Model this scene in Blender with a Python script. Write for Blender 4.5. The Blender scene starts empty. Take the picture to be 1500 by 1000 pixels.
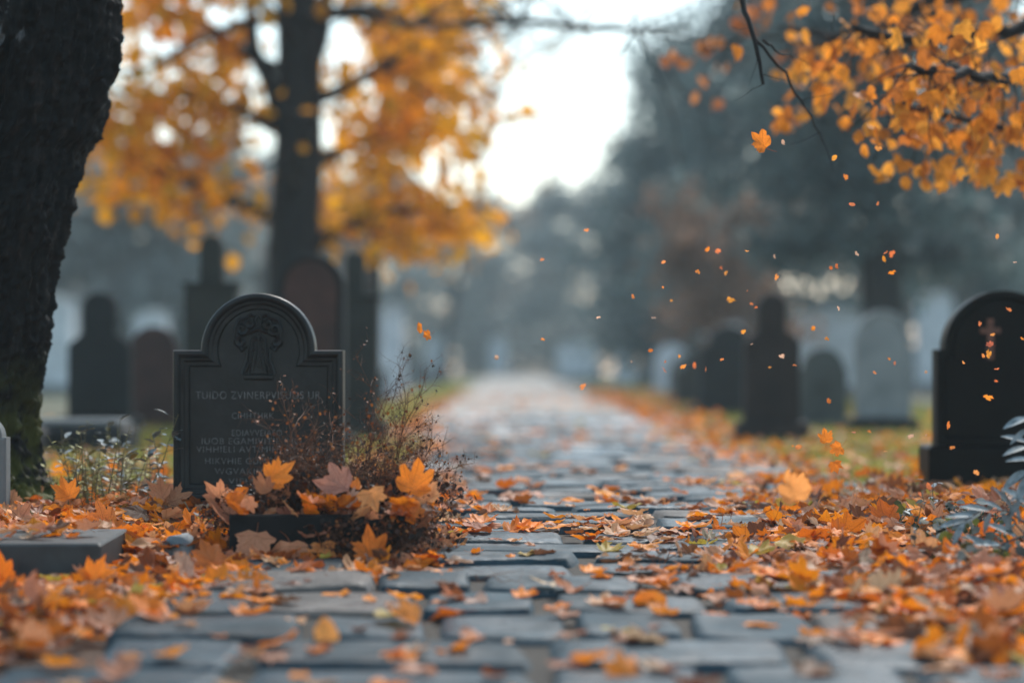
import bpy, math, random
import numpy as np
from mathutils import Vector, Matrix, noise, Quaternion
PI = math.pi
R = math.radians
rnd = random.Random(7)
S = bpy.context.scene
COL = S.collection
F, CX, HY, H = 3542.0, 750.0, 535.0, 0.53     # pixels per unit of slope, vanishing point, eye height

def at(px, py, d):
    return Vector(((px-CX)/F*d, d, H+(HY-py)/F*d))
DIP = 0.045                                   # the ground falls gently towards the viewer below y = 8 m
def GZ(y): return -DIP*max(0.0, 8.0-max(2.0, y))
def gnd(px, py):
    d = (H+DIP*8)/((py-HY)/F+DIP)
    if d > 8: d = H*F/(py-HY)
    return Vector(((px-CX)/F*d, d, GZ(d)))

# ------------------------------------------------------------------ helpers
def prop(o, label=None, cat=None, group=None, kind=None):
    if label: o['label'] = label
    if cat: o['category'] = cat
    if group: o['group'] = group
    if kind: o['kind'] = kind
    return o
def empty(name, loc, label, cat, group=None, rz=0):
    o = bpy.data.objects.new(name, None)
    o.empty_display_size = 0.1
    COL.objects.link(o)
    o.location = loc; o.rotation_euler = (0, 0, rz)
    return prop(o, label, cat, group)
def link(name, me, mat=None, parent=None, smooth=False, world=False):
    if mat is not None and not me.materials: me.materials.append(mat)
    if smooth:
        me.polygons.foreach_set('use_smooth', [True]*len(me.polygons))
    o = bpy.data.objects.new(name, me)
    COL.objects.link(o)
    if parent is not None:
        o.parent = parent
        if world:      # the mesh was built in world coordinates
            o.matrix_parent_inverse = Matrix.LocRotScale(parent.location, parent.rotation_euler, None).inverted()
    return o
class MB:
    def __init__(s): s.v = []; s.f = []
    def add(s, vs, fs):
        n = len(s.v); s.v += [tuple(v) for v in vs]; s.f += [tuple(i+n for i in f) for f in fs]
    def box(s, c, size, rz=0, bev=0.0, jit=0):
        hx, hy, hz = size[0]/2, size[1]/2, size[2]/2
        b = bev
        rings = [(-hz, b), (-hz+b, 0), (hz-b, 0), (hz, b)] if b > 0 else [(-hz, 0), (hz, 0)]
        vs = []
        for z, ins in rings:
            cc = b*0.6 if b > 0 else 0
            x, y = hx-ins, hy-ins
            if b > 0: pts = [(-x+cc, -y), (x-cc, -y), (x, -y+cc), (x, y-cc), (x-cc, y), (-x+cc, y), (-x, y-cc), (-x, -y+cc)]
            else: pts = [(-x, -y), (x, -y), (x, y), (-x, y)]
            for p in pts:
                X = p[0]*math.cos(rz)-p[1]*math.sin(rz); Y = p[0]*math.sin(rz)+p[1]*math.cos(rz)
                vs.append((c[0]+X, c[1]+Y, c[2]+z))
        n = 8 if b > 0 else 4; m = len(rings); fs = []
        for k in range(m-1):
            for i in range(n):
                j = (i+1) % n
                fs.append((k*n+i, k*n+j, (k+1)*n+j, (k+1)*n+i))
        fs.append(tuple(range(n-1, -1, -1))); fs.append(tuple((m-1)*n+i for i in range(n)))
        s.add(vs, fs)
    def tube(s, pts, rad, n=6, cap=True):
        pts = [Vector(p) for p in pts]
        if not hasattr(rad, '__len__'): rad = [rad]*len(pts)
        vs = []; fs = []
        up = Vector((0.13, 0.21, 0.97)).normalized()
        prev = None
        for i, p in enumerate(pts):
            t = (pts[min(i+1, len(pts)-1)]-pts[max(i-1, 0)])
            if t.length < 1e-9: t = Vector((0, 0, 1))
            t.normalize()
            a = t.cross(up) if prev is None else (prev - t*prev.dot(t))
            if a.length < 1e-4: a = t.cross(Vector((1, 0, 0)))
            a.normalize(); prev = a; b = t.cross(a)
            for k in range(n):
                an = 2*PI*k/n
                vs.append(p + (a*math.cos(an)+b*math.sin(an))*rad[i])
        for i in range(len(pts)-1):
            for k in range(n):
                j = (k+1) % n
                fs.append((i*n+k, i*n+j, (i+1)*n+j, (i+1)*n+k))
        if cap:
            fs.append(tuple(range(n-1, -1, -1))); fs.append(tuple((len(pts)-1)*n+k for k in range(n)))
        s.add(vs, fs)
    def mesh(s, name):
        me = bpy.data.meshes.new(name); me.from_pydata(s.v, [], s.f); me.update(); return me
    def build(s, name, mat, parent=None, smooth=False, world=False):
        return link(name, s.mesh(name), mat, parent, smooth, world)
def np_mesh(name, V, T, attrs=None):
    me = bpy.data.meshes.new(name)
    nv, nt = len(V), len(T)
    me.vertices.add(nv); me.vertices.foreach_set('co', np.asarray(V, np.float32).ravel())
    me.loops.add(nt*3); me.loops.foreach_set('vertex_index', np.asarray(T, np.int32).ravel())
    me.polygons.add(nt); me.polygons.foreach_set('loop_start', np.arange(0, nt*3, 3, dtype=np.int32))
    me.polygons.foreach_set('loop_total', np.full(nt, 3, np.int32))
    me.update(calc_edges=True)
    for k, a in (attrs or {}).items():
        a = np.asarray(a, np.float32)
        if a.ndim == 1:
            at_ = me.attributes.new(k, 'FLOAT', 'POINT'); at_.data.foreach_set('value', a)
        else:
            at_ = me.attributes.new(k, 'FLOAT_COLOR', 'POINT'); at_.data.foreach_set('color', np.c_[a, np.ones(len(a))].astype(np.float32).ravel())
    me.validate()
    return me

# ------------------------------------------------------------------ materials
def nodes(name):
    m = bpy.data.materials.new(name); m.use_nodes = True
    nt = m.node_tree; b = nt.nodes['Principled BSDF']
    return m, nt, b
def N(nt, t, **kw):
    n = nt.nodes.new(t)
    for k, v in kw.items():
        if k in n.inputs: n.inputs[k].default_value = v
        else: setattr(n, k, v)
    return n
def ramp(nt, fac, stops):
    r = nt.nodes.new('ShaderNodeValToRGB')
    els = r.color_ramp.elements
    while len(els) < len(stops): els.new(0.5)
    for e, (p, c) in zip(els, stops):
        e.position = p; e.color = (c[0], c[1], c[2], 1)
    nt.links.new(fac, r.inputs[0]); return r.outputs[0]
def noise_mat(name, c1, c2, scale=5, rough=0.7, bump=0.2, bscale=30, detail=6, spec=0.3, p=(0.35, 0.65), stretch=None, bdist=0.01, c3=None):
    m, nt, b = nodes(name)
    tc = N(nt, 'ShaderNodeTexCoord'); co = tc.outputs['Object']
    if stretch:
        mp = N(nt, 'ShaderNodeMapping'); mp.inputs['Scale'].default_value = stretch
        nt.links.new(co, mp.inputs[0]); co = mp.outputs[0]
    n1 = N(nt, 'ShaderNodeTexNoise', Scale=scale, Detail=detail, Roughness=0.6); nt.links.new(co, n1.inputs['Vector'])
    st = [(p[0], c1), (p[1], c2)]
    if c3: st.append((min(0.99, p[1]+0.12), c3))
    nt.links.new(ramp(nt, n1.outputs['Fac'], st), b.inputs['Base Color'])
    b.inputs['Roughness'].default_value = rough
    b.inputs['Specular IOR Level'].default_value = spec
    n2 = N(nt, 'ShaderNodeTexNoise', Scale=bscale, Detail=8, Roughness=0.7); nt.links.new(co, n2.inputs['Vector'])
    bp = N(nt, 'ShaderNodeBump', Strength=bump, Distance=bdist); nt.links.new(n2.outputs['Fac'], bp.inputs['Height'])
    nt.links.new(bp.outputs[0], b.inputs['Normal'])
    return m
def leaf_mat(name, use_object, trans=0.35):
    m, nt, b = nodes(name)
    if use_object:
        src = N(nt, 'ShaderNodeObjectInfo').outputs['Color']
    else:
        src = N(nt, 'ShaderNodeAttribute', attribute_name='tint').outputs['Color']
    ve = N(nt, 'ShaderNodeAttribute', attribute_name='vein').outputs['Fac']
    pw = N(nt, 'ShaderNodeMath', operation='POWER'); pw.inputs[1].default_value = 7
    nt.links.new(ve, pw.inputs[0])
    tc = N(nt, 'ShaderNodeTexCoord')
    nz = N(nt, 'ShaderNodeTexNoise', Scale=28.0, Detail=5.0, Roughness=0.65); nt.links.new(tc.outputs['Object'], nz.inputs['Vector'])
    mot = ramp(nt, nz.outputs['Fac'], [(0.30, (0.38, 0.28, 0.25)), (0.42, (0.88, 0.84, 0.80)), (0.55, (1, 1, 1)), (0.72, (1.15, 1.15, 1.15))])
    mul = N(nt, 'ShaderNodeMix', data_type='RGBA', blend_type='MULTIPLY'); mul.inputs[0].default_value = 0.8
    nt.links.new(src, mul.inputs[6]); nt.links.new(mot, mul.inputs[7])
    mx = N(nt, 'ShaderNodeMix', data_type='RGBA', blend_type='MULTIPLY'); nt.links.new(mul.outputs[2], mx.inputs[6])
    mx.inputs[7].default_value = (0.55, 0.42, 0.35, 1)
    nt.links.new(pw.outputs[0], mx.inputs[0])
    nt.links.new(mx.outputs[2], b.inputs['Base Color'])
    b.inputs['Roughness'].default_value = 0.55
    b.inputs['Specular IOR Level'].default_value = 0.3
    nb = N(nt, 'ShaderNodeTexNoise', Scale=90.0, Detail=4.0); nt.links.new(tc.outputs['Object'], nb.inputs['Vector'])
    bp = N(nt, 'ShaderNodeBump', Strength=0.35, Distance=0.002); nt.links.new(nb.outputs['Fac'], bp.inputs['Height']); nt.links.new(bp.outputs[0], b.inputs['Normal'])
    tr = N(nt, 'ShaderNodeBsdfTranslucent'); nt.links.new(mx.outputs[2], tr.inputs['Color'])
    ms = N(nt, 'ShaderNodeMixShader'); ms.inputs[0].default_value = trans
    nt.links.new(b.outputs[0], ms.inputs[1]); nt.links.new(tr.outputs[0], ms.inputs[2])
    nt.links.new(ms.outputs[0], nt.nodes['Material Output'].inputs['Surface'])
    return m

M_LEAF_O = leaf_mat('leaf', True)
M_LEAF_A = leaf_mat('leaf_litter', False)
M_CROWN = leaf_mat('crown_leaf', False, 0.58)
M_FLY = leaf_mat('airborne_leaf', True, 0.5)
M_SLATE_D = noise_mat('black_cast_stone', (0.0035, 0.0045, 0.005), (0.012, 0.014, 0.015), 11, 0.38, 0.5, 90, c3=(0.02, 0.024, 0.024), spec=0.24, bdist=0.002)
M_LETTER = noise_mat('worn_letter_face', (0.035, 0.038, 0.04), (0.16, 0.165, 0.17), 60, 0.5, 0.2, 200, bdist=0.001)
M_ST_CHAR = noise_mat('charcoal_stone', (0.004, 0.0055, 0.006), (0.011, 0.0135, 0.0145), 4, 0.7, 0.3, 60)
M_ST_OLIVE = noise_mat('olive_grey_stone', (0.016, 0.017, 0.014), (0.032, 0.033, 0.028), 4, 0.75, 0.3, 60)
M_ST_BROWN = noise_mat('brown_stone', (0.013, 0.010, 0.009), (0.028, 0.021, 0.018), 4, 0.7, 0.3, 60)
M_ST_RED = noise_mat('red_granite', (0.030, 0.013, 0.010), (0.062, 0.026, 0.020), 6, 0.6, 0.2, 60)
M_ST_GREY = noise_mat('grey_stone', (0.10, 0.112, 0.114), (0.17, 0.18, 0.182), 4, 0.7, 0.3, 60)
M_ST_PALE = noise_mat('pale_marble', (0.42, 0.46, 0.5), (0.62, 0.66, 0.7), 3, 0.6, 0.2, 60)
M_BLACKGRAN = noise_mat('polished_black_granite', (0.001, 0.0013, 0.0015), (0.0025, 0.003, 0.003), 9, 0.4, 0.08, 90, spec=0.08)
M_COPPER = noise_mat('dull_copper', (0.09, 0.04, 0.028), (0.16, 0.075, 0.05), 40, 0.6, 0.2, 90)
M_SLAB = noise_mat('blue_grey_ledger', (0.010, 0.016, 0.019), (0.028, 0.038, 0.043), 9, 0.55, 0.35, 70, spec=0.4, bdist=0.004)
M_TROUGH = noise_mat('black_trough', (0.003, 0.0035, 0.004), (0.010, 0.010, 0.011), 12, 0.6, 0.4, 70, spec=0.12, bdist=0.004)
M_TWIG = noise_mat('dry_twig', (0.035, 0.017, 0.011), (0.16, 0.06, 0.025), 20, 0.75, 0.1, 90)
M_TWIGLEAF = leaf_mat('dry_sprig', False, 0.25)
M_BARK_FAR = noise_mat('bark_dark', (0.006, 0.0055, 0.0055), (0.018, 0.016, 0.015), 6, 0.85, 0.4, 30, stretch=(1, 1, 0.25))
M_BARK_CON = noise_mat('conifer_bark', (0.012, 0.012, 0.012), (0.03, 0.028, 0.027), 6, 0.85, 0.4, 30, stretch=(1, 1, 0.25))
M_STEM = noise_mat('weed_stem', (0.10, 0.07, 0.04), (0.16, 0.16, 0.06), 9, 0.7, 0.1, 50)
M_SHRUB_STEM = noise_mat('shrub_stem', (0.05, 0.045, 0.045), (0.12, 0.11, 0.11), 9, 0.7, 0.1, 50)
M_ROCK = noise_mat('rock', (0.10, 0.125, 0.14), (0.22, 0.25, 0.27), 14, 0.6, 0.4, 50)

# paving stone: tint per stone, damp
def paving_mat():
    m, nt, b = nodes('damp_slate_paving')
    src = N(nt, 'ShaderNodeAttribute', attribute_name='tint').outputs['Color']
    tc = N(nt, 'ShaderNodeTexCoord')
    nz = N(nt, 'ShaderNodeTexNoise', Scale=9.0, Detail=9.0, Roughness=0.65); nt.links.new(tc.outputs['Object'], nz.inputs['Vector'])
    mot = ramp(nt, nz.outputs['Fac'], [(0.28, (0.3, 0.32, 0.33)), (0.45, (0.85, 0.85, 0.85)), (0.6, (1.1, 1.1, 1.1)), (0.74, (2.0, 1.9, 1.75))])
    mul = N(nt, 'ShaderNodeMix', data_type='RGBA', blend_type='MULTIPLY'); mul.inputs[0].default_value = 1
    nt.links.new(src, mul.inputs[6]); nt.links.new(mot, mul.inputs[7])
    nt.links.new(mul.outputs[2], b.inputs['Base Color'])
    n3 = N(nt, 'ShaderNodeTexNoise', Scale=3.5, Detail=5.0); nt.links.new(tc.outputs['Object'], n3.inputs['Vector'])
    rr = ramp(nt, n3.outputs['Fac'], [(0.35, (0.30,)*3), (0.6, (0.72,)*3)])
    nt.links.new(rr, b.inputs['Roughness']); b.inputs['Specular IOR Level'].default_value = 0.16
    n2 = N(nt, 'ShaderNodeTexNoise', Scale=22.0, Detail=9.0, Roughness=0.6); nt.links.new(tc.outputs['Object'], n2.inputs['Vector'])
    bp = N(nt, 'ShaderNodeBump', Strength=0.8, Distance=0.009); nt.links.new(n2.outputs['Fac'], bp.inputs['Height']); nt.links.new(bp.outputs[0], b.inputs['Normal'])
    return m
M_PAVE = paving_mat()

def ground_mat():
    m, nt, b = nodes('turf_and_soil')
    tc = N(nt, 'ShaderNodeTexCoord')
    n1 = N(nt, 'ShaderNodeTexNoise', Scale=0.35, Detail=6.0, Roughness=0.6); nt.links.new(tc.outputs['Object'], n1.inputs['Vector'])
    n2 = N(nt, 'ShaderNodeTexNoise', Scale=14.0, Detail=8.0, Roughness=0.7); nt.links.new(tc.outputs['Object'], n2.inputs['Vector'])
    grass = ramp(nt, n2.outputs['Fac'], [(0.3, (0.025, 0.032, 0.012)), (0.55, (0.055, 0.07, 0.02)), (0.75, (0.12, 0.10, 0.04))])
    soil = ramp(nt, n2.outputs['Fac'], [(0.3, (0.03, 0.02, 0.015)), (0.7, (0.12, 0.06, 0.03))])
    f = ramp(nt, n1.outputs['Fac'], [(0.42, (0, 0, 0)), (0.58, (0.6,)*3)])
    mx = N(nt, 'ShaderNodeMix', data_type='RGBA'); nt.links.new(f, mx.inputs[0]); nt.links.new(grass, mx.inputs[6]); nt.links.new(soil, mx.inputs[7])
    # bare earth strip near the path and close to the graves
    sx = N(nt, 'ShaderNodeSeparateXYZ'); nt.links.new(tc.outputs['Object'], sx.inputs[0])
    ny = N(nt, 'ShaderNodeMapRange'); ny.inputs['From Min'].default_value = 8.0; ny.inputs['From Max'].default_value = 9.5
    nt.links.new(sx.outputs['Y'], ny.inputs['Value'])
    mx2 = N(nt, 'ShaderNodeMix', data_type='RGBA'); nt.links.new(ny.outputs[0], mx2.inputs[0]); nt.links.new(soil, mx2.inputs[6]); nt.links.new(mx.outputs[2], mx2.inputs[7])
    nt.links.new(mx2.outputs[2], b.inputs['Base Color']); b.inputs['Roughness'].default_value = 0.9
    bp = N(nt, 'ShaderNodeBump', Strength=0.6, Distance=0.03); nt.links.new(n2.outputs['Fac'], bp.inputs['Height']); nt.links.new(bp.outputs[0], b.inputs['Normal'])
    return m
M_GROUND = ground_mat()
M_PATHBED = noise_mat('path_bed', (0.006, 0.0055, 0.004), (0.026, 0.020, 0.012), 20, 0.8, 0.4, 60)
M_PATHFAR = noise_mat('sheen_far_path', (0.17, 0.165, 0.15), (0.26, 0.22, 0.185), 2.5, 0.7, 0.3, 20, c3=(0.42, 0.2, 0.10))  # pale colour stands for sky reflected off the wet far path

# ------------------------------------------------------------------ the setting
gm = MB()
gx = [-145, -60, -20, -8, -3, -1, 1, 3, 8, 20, 60, 145]; gy = [-30, 2, 5, 8, 11, 16, 25, 45, 80, 120, 158]
gv = [(x, y, GZ(y)) for y in gy for x in gx]
gf = [(j*12+i, j*12+i+1, (j+1)*12+i+1, (j+1)*12+i) for j in range(len(gy)-1) for i in range(11)]
gm.add(gv, gf)
prop(gm.build('ground', M_GROUND), kind='structure')

def path_l(y): return float(np.interp(y, [0, 4, 6, 10, 20, 40, 120], [-1.05, -1.05, -0.75, -0.6, -0.75, -0.95, -1.0]))
def path_r(y): return float(np.interp(y, [0, 4, 6, 10, 20, 40, 120], [1.1, 1.1, 1.2, 1.35, 1.45, 1.5, 1.6]))
pb = MB(); ys = [1, 2, 4, 5, 6, 8, 10, 14, 20, 25]
pv = []
for y in ys: pv += [(path_l(y), y, GZ(y)+0.014), (path_r(y), y, GZ(y)+0.014)]
pb.add(pv, [(2*i, 2*i+1, 2*i+3, 2*i+2) for i in range(len(ys)-1)])
prop(pb.build('path_bed', M_PATHBED), kind='structure')
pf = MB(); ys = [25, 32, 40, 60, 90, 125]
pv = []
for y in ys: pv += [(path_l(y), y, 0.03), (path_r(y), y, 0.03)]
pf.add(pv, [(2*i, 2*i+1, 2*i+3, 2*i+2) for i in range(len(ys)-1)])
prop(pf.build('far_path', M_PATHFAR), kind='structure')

def paving():
    V = []; T = []; C = []
    r = random.Random(11)
    y = 2.6; n = 10
    while y < 25.0:
        dep = r.uniform(0.22, 0.40)
        x = path_l(y)-r.uniform(0, 0.15)
        while x < path_r(y):
            w = r.uniform(0.24, 0.66)
            if x+w > path_r(y)+0.2: w = max(0.15, path_r(y)+0.1-x)
            g = r.uniform(0.003, 0.008)
            z0 = r.uniform(0.020, 0.030); tx = r.uniform(-0.02, 0.02); ty = r.uniform(-0.03, 0.03)
            cr = [(x+g+r.uniform(-.015, .03), y+g+r.uniform(-.02, .025)), (x+w-g+r.uniform(-.03, .015), y+g+r.uniform(-.02, .025)),
                  (x+w-g+r.uniform(-.03, .015), y+dep-g+r.uniform(-.025, .02)), (x+g+r.uniform(-.015, .03), y+dep-g+r.uniform(-.025, .02))]
            base = len(V)
            k = r.random()
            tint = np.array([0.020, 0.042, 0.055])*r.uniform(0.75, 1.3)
            if k < 0.07: tint = np.array([0.22, 0.26, 0.28])  # pale slabs, some added so their colour gives a wet sheen
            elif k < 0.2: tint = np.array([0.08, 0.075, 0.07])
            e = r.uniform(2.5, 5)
            tint = tint*float(np.interp(y, [9, 20], [1, 2.2]))*np.array([1, 1, 1])+np.array([0.10, 0.07, 0.05])*float(np.interp(y, [11, 22], [0, 1]))  # tint pales with distance, painting in the wet path's sky reflection
            for j in range(n+1):
                for i in range(n+1):
                    u, v = i/n, j/n
                    # bunch samples at the rim for a crisp worn edge
                    uu = 0.5+0.5*math.copysign(abs(2*u-1)**0.42, 2*u-1); vv = 0.5+0.5*math.copysign(abs(2*v-1)**0.42, 2*v-1)
                    a = abs(2*uu-1); b_ = abs(2*vv-1)
                    # round the corners
                    cu, cv = 2*uu-1, 2*vv-1
                    sc = 1-0.06*(a*b_)**3
                    cu *= sc; cv *= sc
                    uu2, vv2 = (cu+1)/2, (cv+1)/2
                    X = (cr[0][0]*(1-uu2)+cr[1][0]*uu2)*(1-vv2)+(cr[3][0]*(1-uu2)+cr[2][0]*uu2)*vv2
                    Y = (cr[0][1]*(1-uu2)+cr[1][1]*uu2)*(1-vv2)+(cr[3][1]*(1-uu2)+cr[2][1]*uu2)*vv2
                    q = max(a, b_)
                    edge = 1-q**(e*7)
                    nz_ = noise.noise(Vector((X*6, Y*6, 1)))*0.007+noise.noise(Vector((X*19, Y*19, 5)))*0.0035
                    wob = noise.noise(Vector((X*11, Y*11, 9)))*0.012*q
                    Z = z0*edge+nz_*edge+tx*(X-cr[0][0])*edge+ty*(Y-cr[0][1])*edge-0.004*(1-edge)
                    if q > 0.999: Z = -0.012
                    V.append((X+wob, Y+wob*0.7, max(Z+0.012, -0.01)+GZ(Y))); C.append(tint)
            for j in range(n):
                for i in range(n):
                    p = base+j*(n+1)+i
                    T.append((p, p+1, p+n+2)); T.append((p, p+n+2, p+n+1))
            x += w
        y += dep
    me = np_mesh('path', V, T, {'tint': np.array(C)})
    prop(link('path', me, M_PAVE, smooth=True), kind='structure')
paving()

# ------------------------------------------------------------------ headstones
def stone_ring(w, s, Rr, t, seg=28, top='arch'):
    """outline (x,z) inset by t: straight sides to the shoulder s, then an arch of radius Rr"""
    pts = [(-(w-t), 0 if t == 0 else t*0.0), (-(w-t), s-t)]
    if Rr < w-0.001:
        rr = Rr-t; ins = math.sqrt(max(rr*rr-t*t, 1e-8))
        a0 = math.atan2(-t, -ins)  # below centre on the left
        a0 = PI+math.atan2(t, ins)
        a1 = -math.atan2(t, ins)
        pts += [(-ins-(0), s-t)]
        for i in range(seg+1):
            a = a0+(a1-a0)*i/seg
            pts.append((rr*math.cos(a), s+rr*math.sin(a)))
        pts += [(ins, s-t)]
    else:
        rr = w-t
        for i in range(seg+1):
            a = PI-PI*i/seg
            pts.append((rr*math.cos(a), s+rr*math.sin(a)*(Rr/w)))
    pts += [((w-t), s-t), ((w-t), 0)]
    return pts
def loft_stone(w, s, Rr, prof, z0=0, seg=28):
    """prof = [(inset, y)] from the back face to the front panel"""
    m = MB(); vs = []; fs = []
    rings = [stone_ring(w, s, Rr, t, seg) for t, _ in prof]
    n = len(rings[0])
    for (t, y), rg in zip(prof, rings):
        for k, (x, z) in enumerate(rg):
            zz = z if z > 0 else min(t, 10)
            vs.append((x, y, z0+zz))
    for k in range(len(prof)-1):
        for i in range(n):
            j = (i+1) % n
            fs.append((k*n+i, k*n+j, (k+1)*n+j, (k+1)*n+i))
    fs.append(tuple(range(n))); fs.append(tuple((len(prof)-1)*n+i for i in range(n-1, -1, -1)))
    m.add(vs, fs)
    return m
def outline_stone(pts, depth, bev=0.012, z0=0, y0=0):
    """extrude a symmetric closed (x,z) outline with a small bevel"""
    m = MB(); n = len(pts)
    cx = sum(p[0] for p in pts)/n; cz = sum(p[1] for p in pts)/n
    def ins(p, t):
        dx, dz = p[0]-cx, p[1]-cz; L = math.hypot(dx, dz) or 1
        return (p[0]-dx/L*t, p[1]-dz/L*t)
    vs = []
    for t, y in ((bev, depth/2), (0, depth/2-bev), (0, -depth/2+bev), (bev, -depth/2)):
        for p in pts:
            q = ins(p, t); vs.append((q[0], y0+y, z0+q[1]))
    fs = []
    for k in range(3):
        for i in range(n):
            j = (i+1) % n
            fs.append((k*n+i, k*n+j, (k+1)*n+j, (k+1)*n+i))
    fs.append(tuple(range(n))); fs.append(tuple(3*n+i for i in range(n-1, -1, -1)))
    m.add(vs, fs); return m

def shade_auto(o, ang=35):
    me = o.data
    me.polygons.foreach_set('use_smooth', [True]*len(me.polygons))
    try: me.set_sharp_from_angle(angle=R(ang))
    except Exception: pass

# main headstone ------------------------------------------------------------
D0 = 8.2; K0 = F/D0
hs = empty('headstone', ((380-CX)/F*D0, D0, 0), 'black arched headstone with carved crest and worn lettering behind the dry bush', 'headstone')
base_z = 0.075
w0 = 124/K0; s0 = (764-513)/K0-base_z; R0 = 83/K0
fy = -0.045
prof = [(0.004, 0.05), (0, 0.045), (0, fy+0.006), (0.002, fy+0.001), (0.007, fy-0.003), (0.013, fy-0.004), (0.019, fy-0.002), (0.023, fy+0.003), (0.026, fy+0.006),
        (0.034, fy+0.007), (0.040, fy+0.012), (0.052, fy+0.013), (0.056, fy+0.020)]
body = loft_stone(w0, s0, R0, prof, base_z, 40).build('slab', M_SLATE_D, hs)
shade_auto(body, 25)
pl = MB(); pl.box((0, 0, base_z/2), (2*w0+0.02, 0.16, base_z), bev=0.008); pl.build('plinth', M_SLATE_D, hs)
pl = MB(); pl.box((0, 0, 0.008), (2*w0+0.12, 0.26, 0.05), bev=0.008); pl.build('footing', M_TROUGH, hs)
yf = fy+0.020
# crest
def cz(px, py): return Vector(((px-380)/K0, yf-0.006, (764-py)/K0))
crest = MB()
_t = crest.tube
def _thick(p, r_, n=6, cap=True): _t(p, [q*1.3 for q in r_] if hasattr(r_, '__len__') else r_*1.3, n, cap)
crest.tube = _thick
def spiral(cx_, cy_, r0, turns, a0, sgn, rad, steps=26):
    pts = []
    for i in range(steps+1):
        t = i/steps; a = a0+sgn*turns*2*PI*t; r_ = r0*(1-0.82*t)
        pts.append(cz(cx_+r_*math.cos(a), cy_-r_*math.sin(a)))
    crest.tube(pts, [1.4*rad*(1-0.35*i/steps) for i in range(steps+1)], 6)
for sg in (-1, 1):
    X = lambda v: 380+sg*v
    a0 = PI/2
    spiral(X(24), 482, 9, 1.3, PI if sg > 0 else 0, sg, 0.0052)
    spiral(X(26), 501, 8, 1.2, PI/2, -sg, 0.005)
    spiral(X(14), 474, 7, 1.1, PI if sg > 0 else 0, sg, 0.0045)
    crest.tube([cz(X(6), 478), cz(X(16), 466), cz(X(28), 469), cz(X(33), 482), cz(X(32), 500), cz(X(24), 514), cz(X(17), 508)], [.004, .005, .006, .006, .0055, .005, .003], 6)
    crest.tube([cz(X(4), 492), cz(X(9), 497), cz(X(11), 515), cz(X(13), 530), cz(X(20), 545)], [.004, .005, .005, .005, .004], 6)
    crest.tube([cz(X(2), 500), cz(X(4), 520), cz(X(9), 543)], [.003, .004, .0035], 6)
    crest.tube([cz(X(16), 512), cz(X(17), 528), cz(X(24), 548)], [.004, .005, .005], 6)
    crest.tube([cz(X(0), 462), cz(X(5), 468), cz(X(3), 476)], [.003, .005, .003], 6)
    crest.tube([cz(X(6), 464), cz(X(11), 462), cz(X(17), 465)], [.003, .005, .003], 6)
crest.tube([cz(380, 487), cz(380, 505), cz(380, 524), cz(380, 538)], [.005, .004, .005, .004], 6)
crest.tube([cz(366, 488), cz(380, 482), cz(394, 488)], [.005, .006, .005], 6)
crest.tube([cz(369, 500), cz(380, 497), cz(391, 500)], [.004, .004, .004], 6)
crest.tube([cz(370, 514), cz(380, 511), cz(390, 514)], .004, 6)
c = cz(380, 552); crest.box((c.x, yf-0.003, c.z), (44/K0, 0.016, 8/K0), bev=0.004)
c = cz(380, 521); crest.add([(c.x-12/K0, yf-0.004, c.z-26/K0), (c.x+12/K0, yf-0.004, c.z-26/K0), (c.x+7/K0, yf-0.004, c.z+26/K0), (c.x-7/K0, yf-0.004, c.z+26/K0),
                             (c.x-15/K0, yf+.002, c.z-28/K0), (c.x+15/K0, yf+.002, c.z-28/K0), (c.x+10/K0, yf+.002, c.z+28/K0), (c.x-10/K0, yf+.002, c.z+28/K0)],
                            [(0, 1, 2, 3), (0, 4, 5, 1), (1, 5, 6, 2), (2, 6, 7, 3), (3, 7, 4, 0)])
o = crest.build('crest', M_SLATE_D, hs, smooth=True); shade_auto(o, 40)
# lettering, shallow relief
def text_mesh(body_, width, height, extrude=0.0012):
    cu = bpy.data.curves.new('lettering', 'FONT'); cu.body = body_; cu.extrude = extrude; cu.align_x = 'CENTER'; cu.offset = -0.008; cu.space_character = 1.12
    cu.extrude = 0.02
    to = bpy.data.objects.new('t', cu); COL.objects.link(to)
    dg = bpy.context.evaluated_depsgraph_get(); dg.update()
    me = bpy.data.meshes.new_from_object(to.evaluated_get(dg))
    COL.objects.unlink(to); bpy.data.objects.remove(to)
    xs = [v.co.x for v in me.vertices]; ys_ = [v.co.y for v in me.vertices]
    sx = width/(max(xs)-min(xs)); sy = height/(max(ys_)-min(ys_)); cx_ = (max(xs)+min(xs))/2; y0 = min(ys_)
    for v in me.vertices:
        v.co = Vector(((v.co.x-cx_)*sx, -(v.co.z)*(extrude/0.02), (v.co.y-y0)*sy))
    return me
lines = [('TUIDO ZVINERPVISUDS UR', 288, 470, 584, 11), ('CIHHTHRK', 341, 402, 613, 9), ('EDIAVVEIASO', 341, 414, 638, 9),
         ('IUOB EGAMIVITIE IHO', 297, 442, 650, 9), ('VIHHIELI AVTIMIHI EO LIIUI', 289, 471, 662, 9), ('HIKVHIE CUMOIAE', 302, 424, 679, 9),
         ('WGVAKIHIV', 316, 400, 694, 9), ('VIEHIE', 336, 384, 708, 8)]
for tx, x0, x1, yb, hh in lines:
    me = text_mesh(tx, (x1-x0)/K0, hh/K0)
    o = link('lettering', me, M_LETTER, hs)
    o.location = (((x0+x1)/2-380)/K0, yf-0.0005, (764-yb)/K0)

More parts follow.
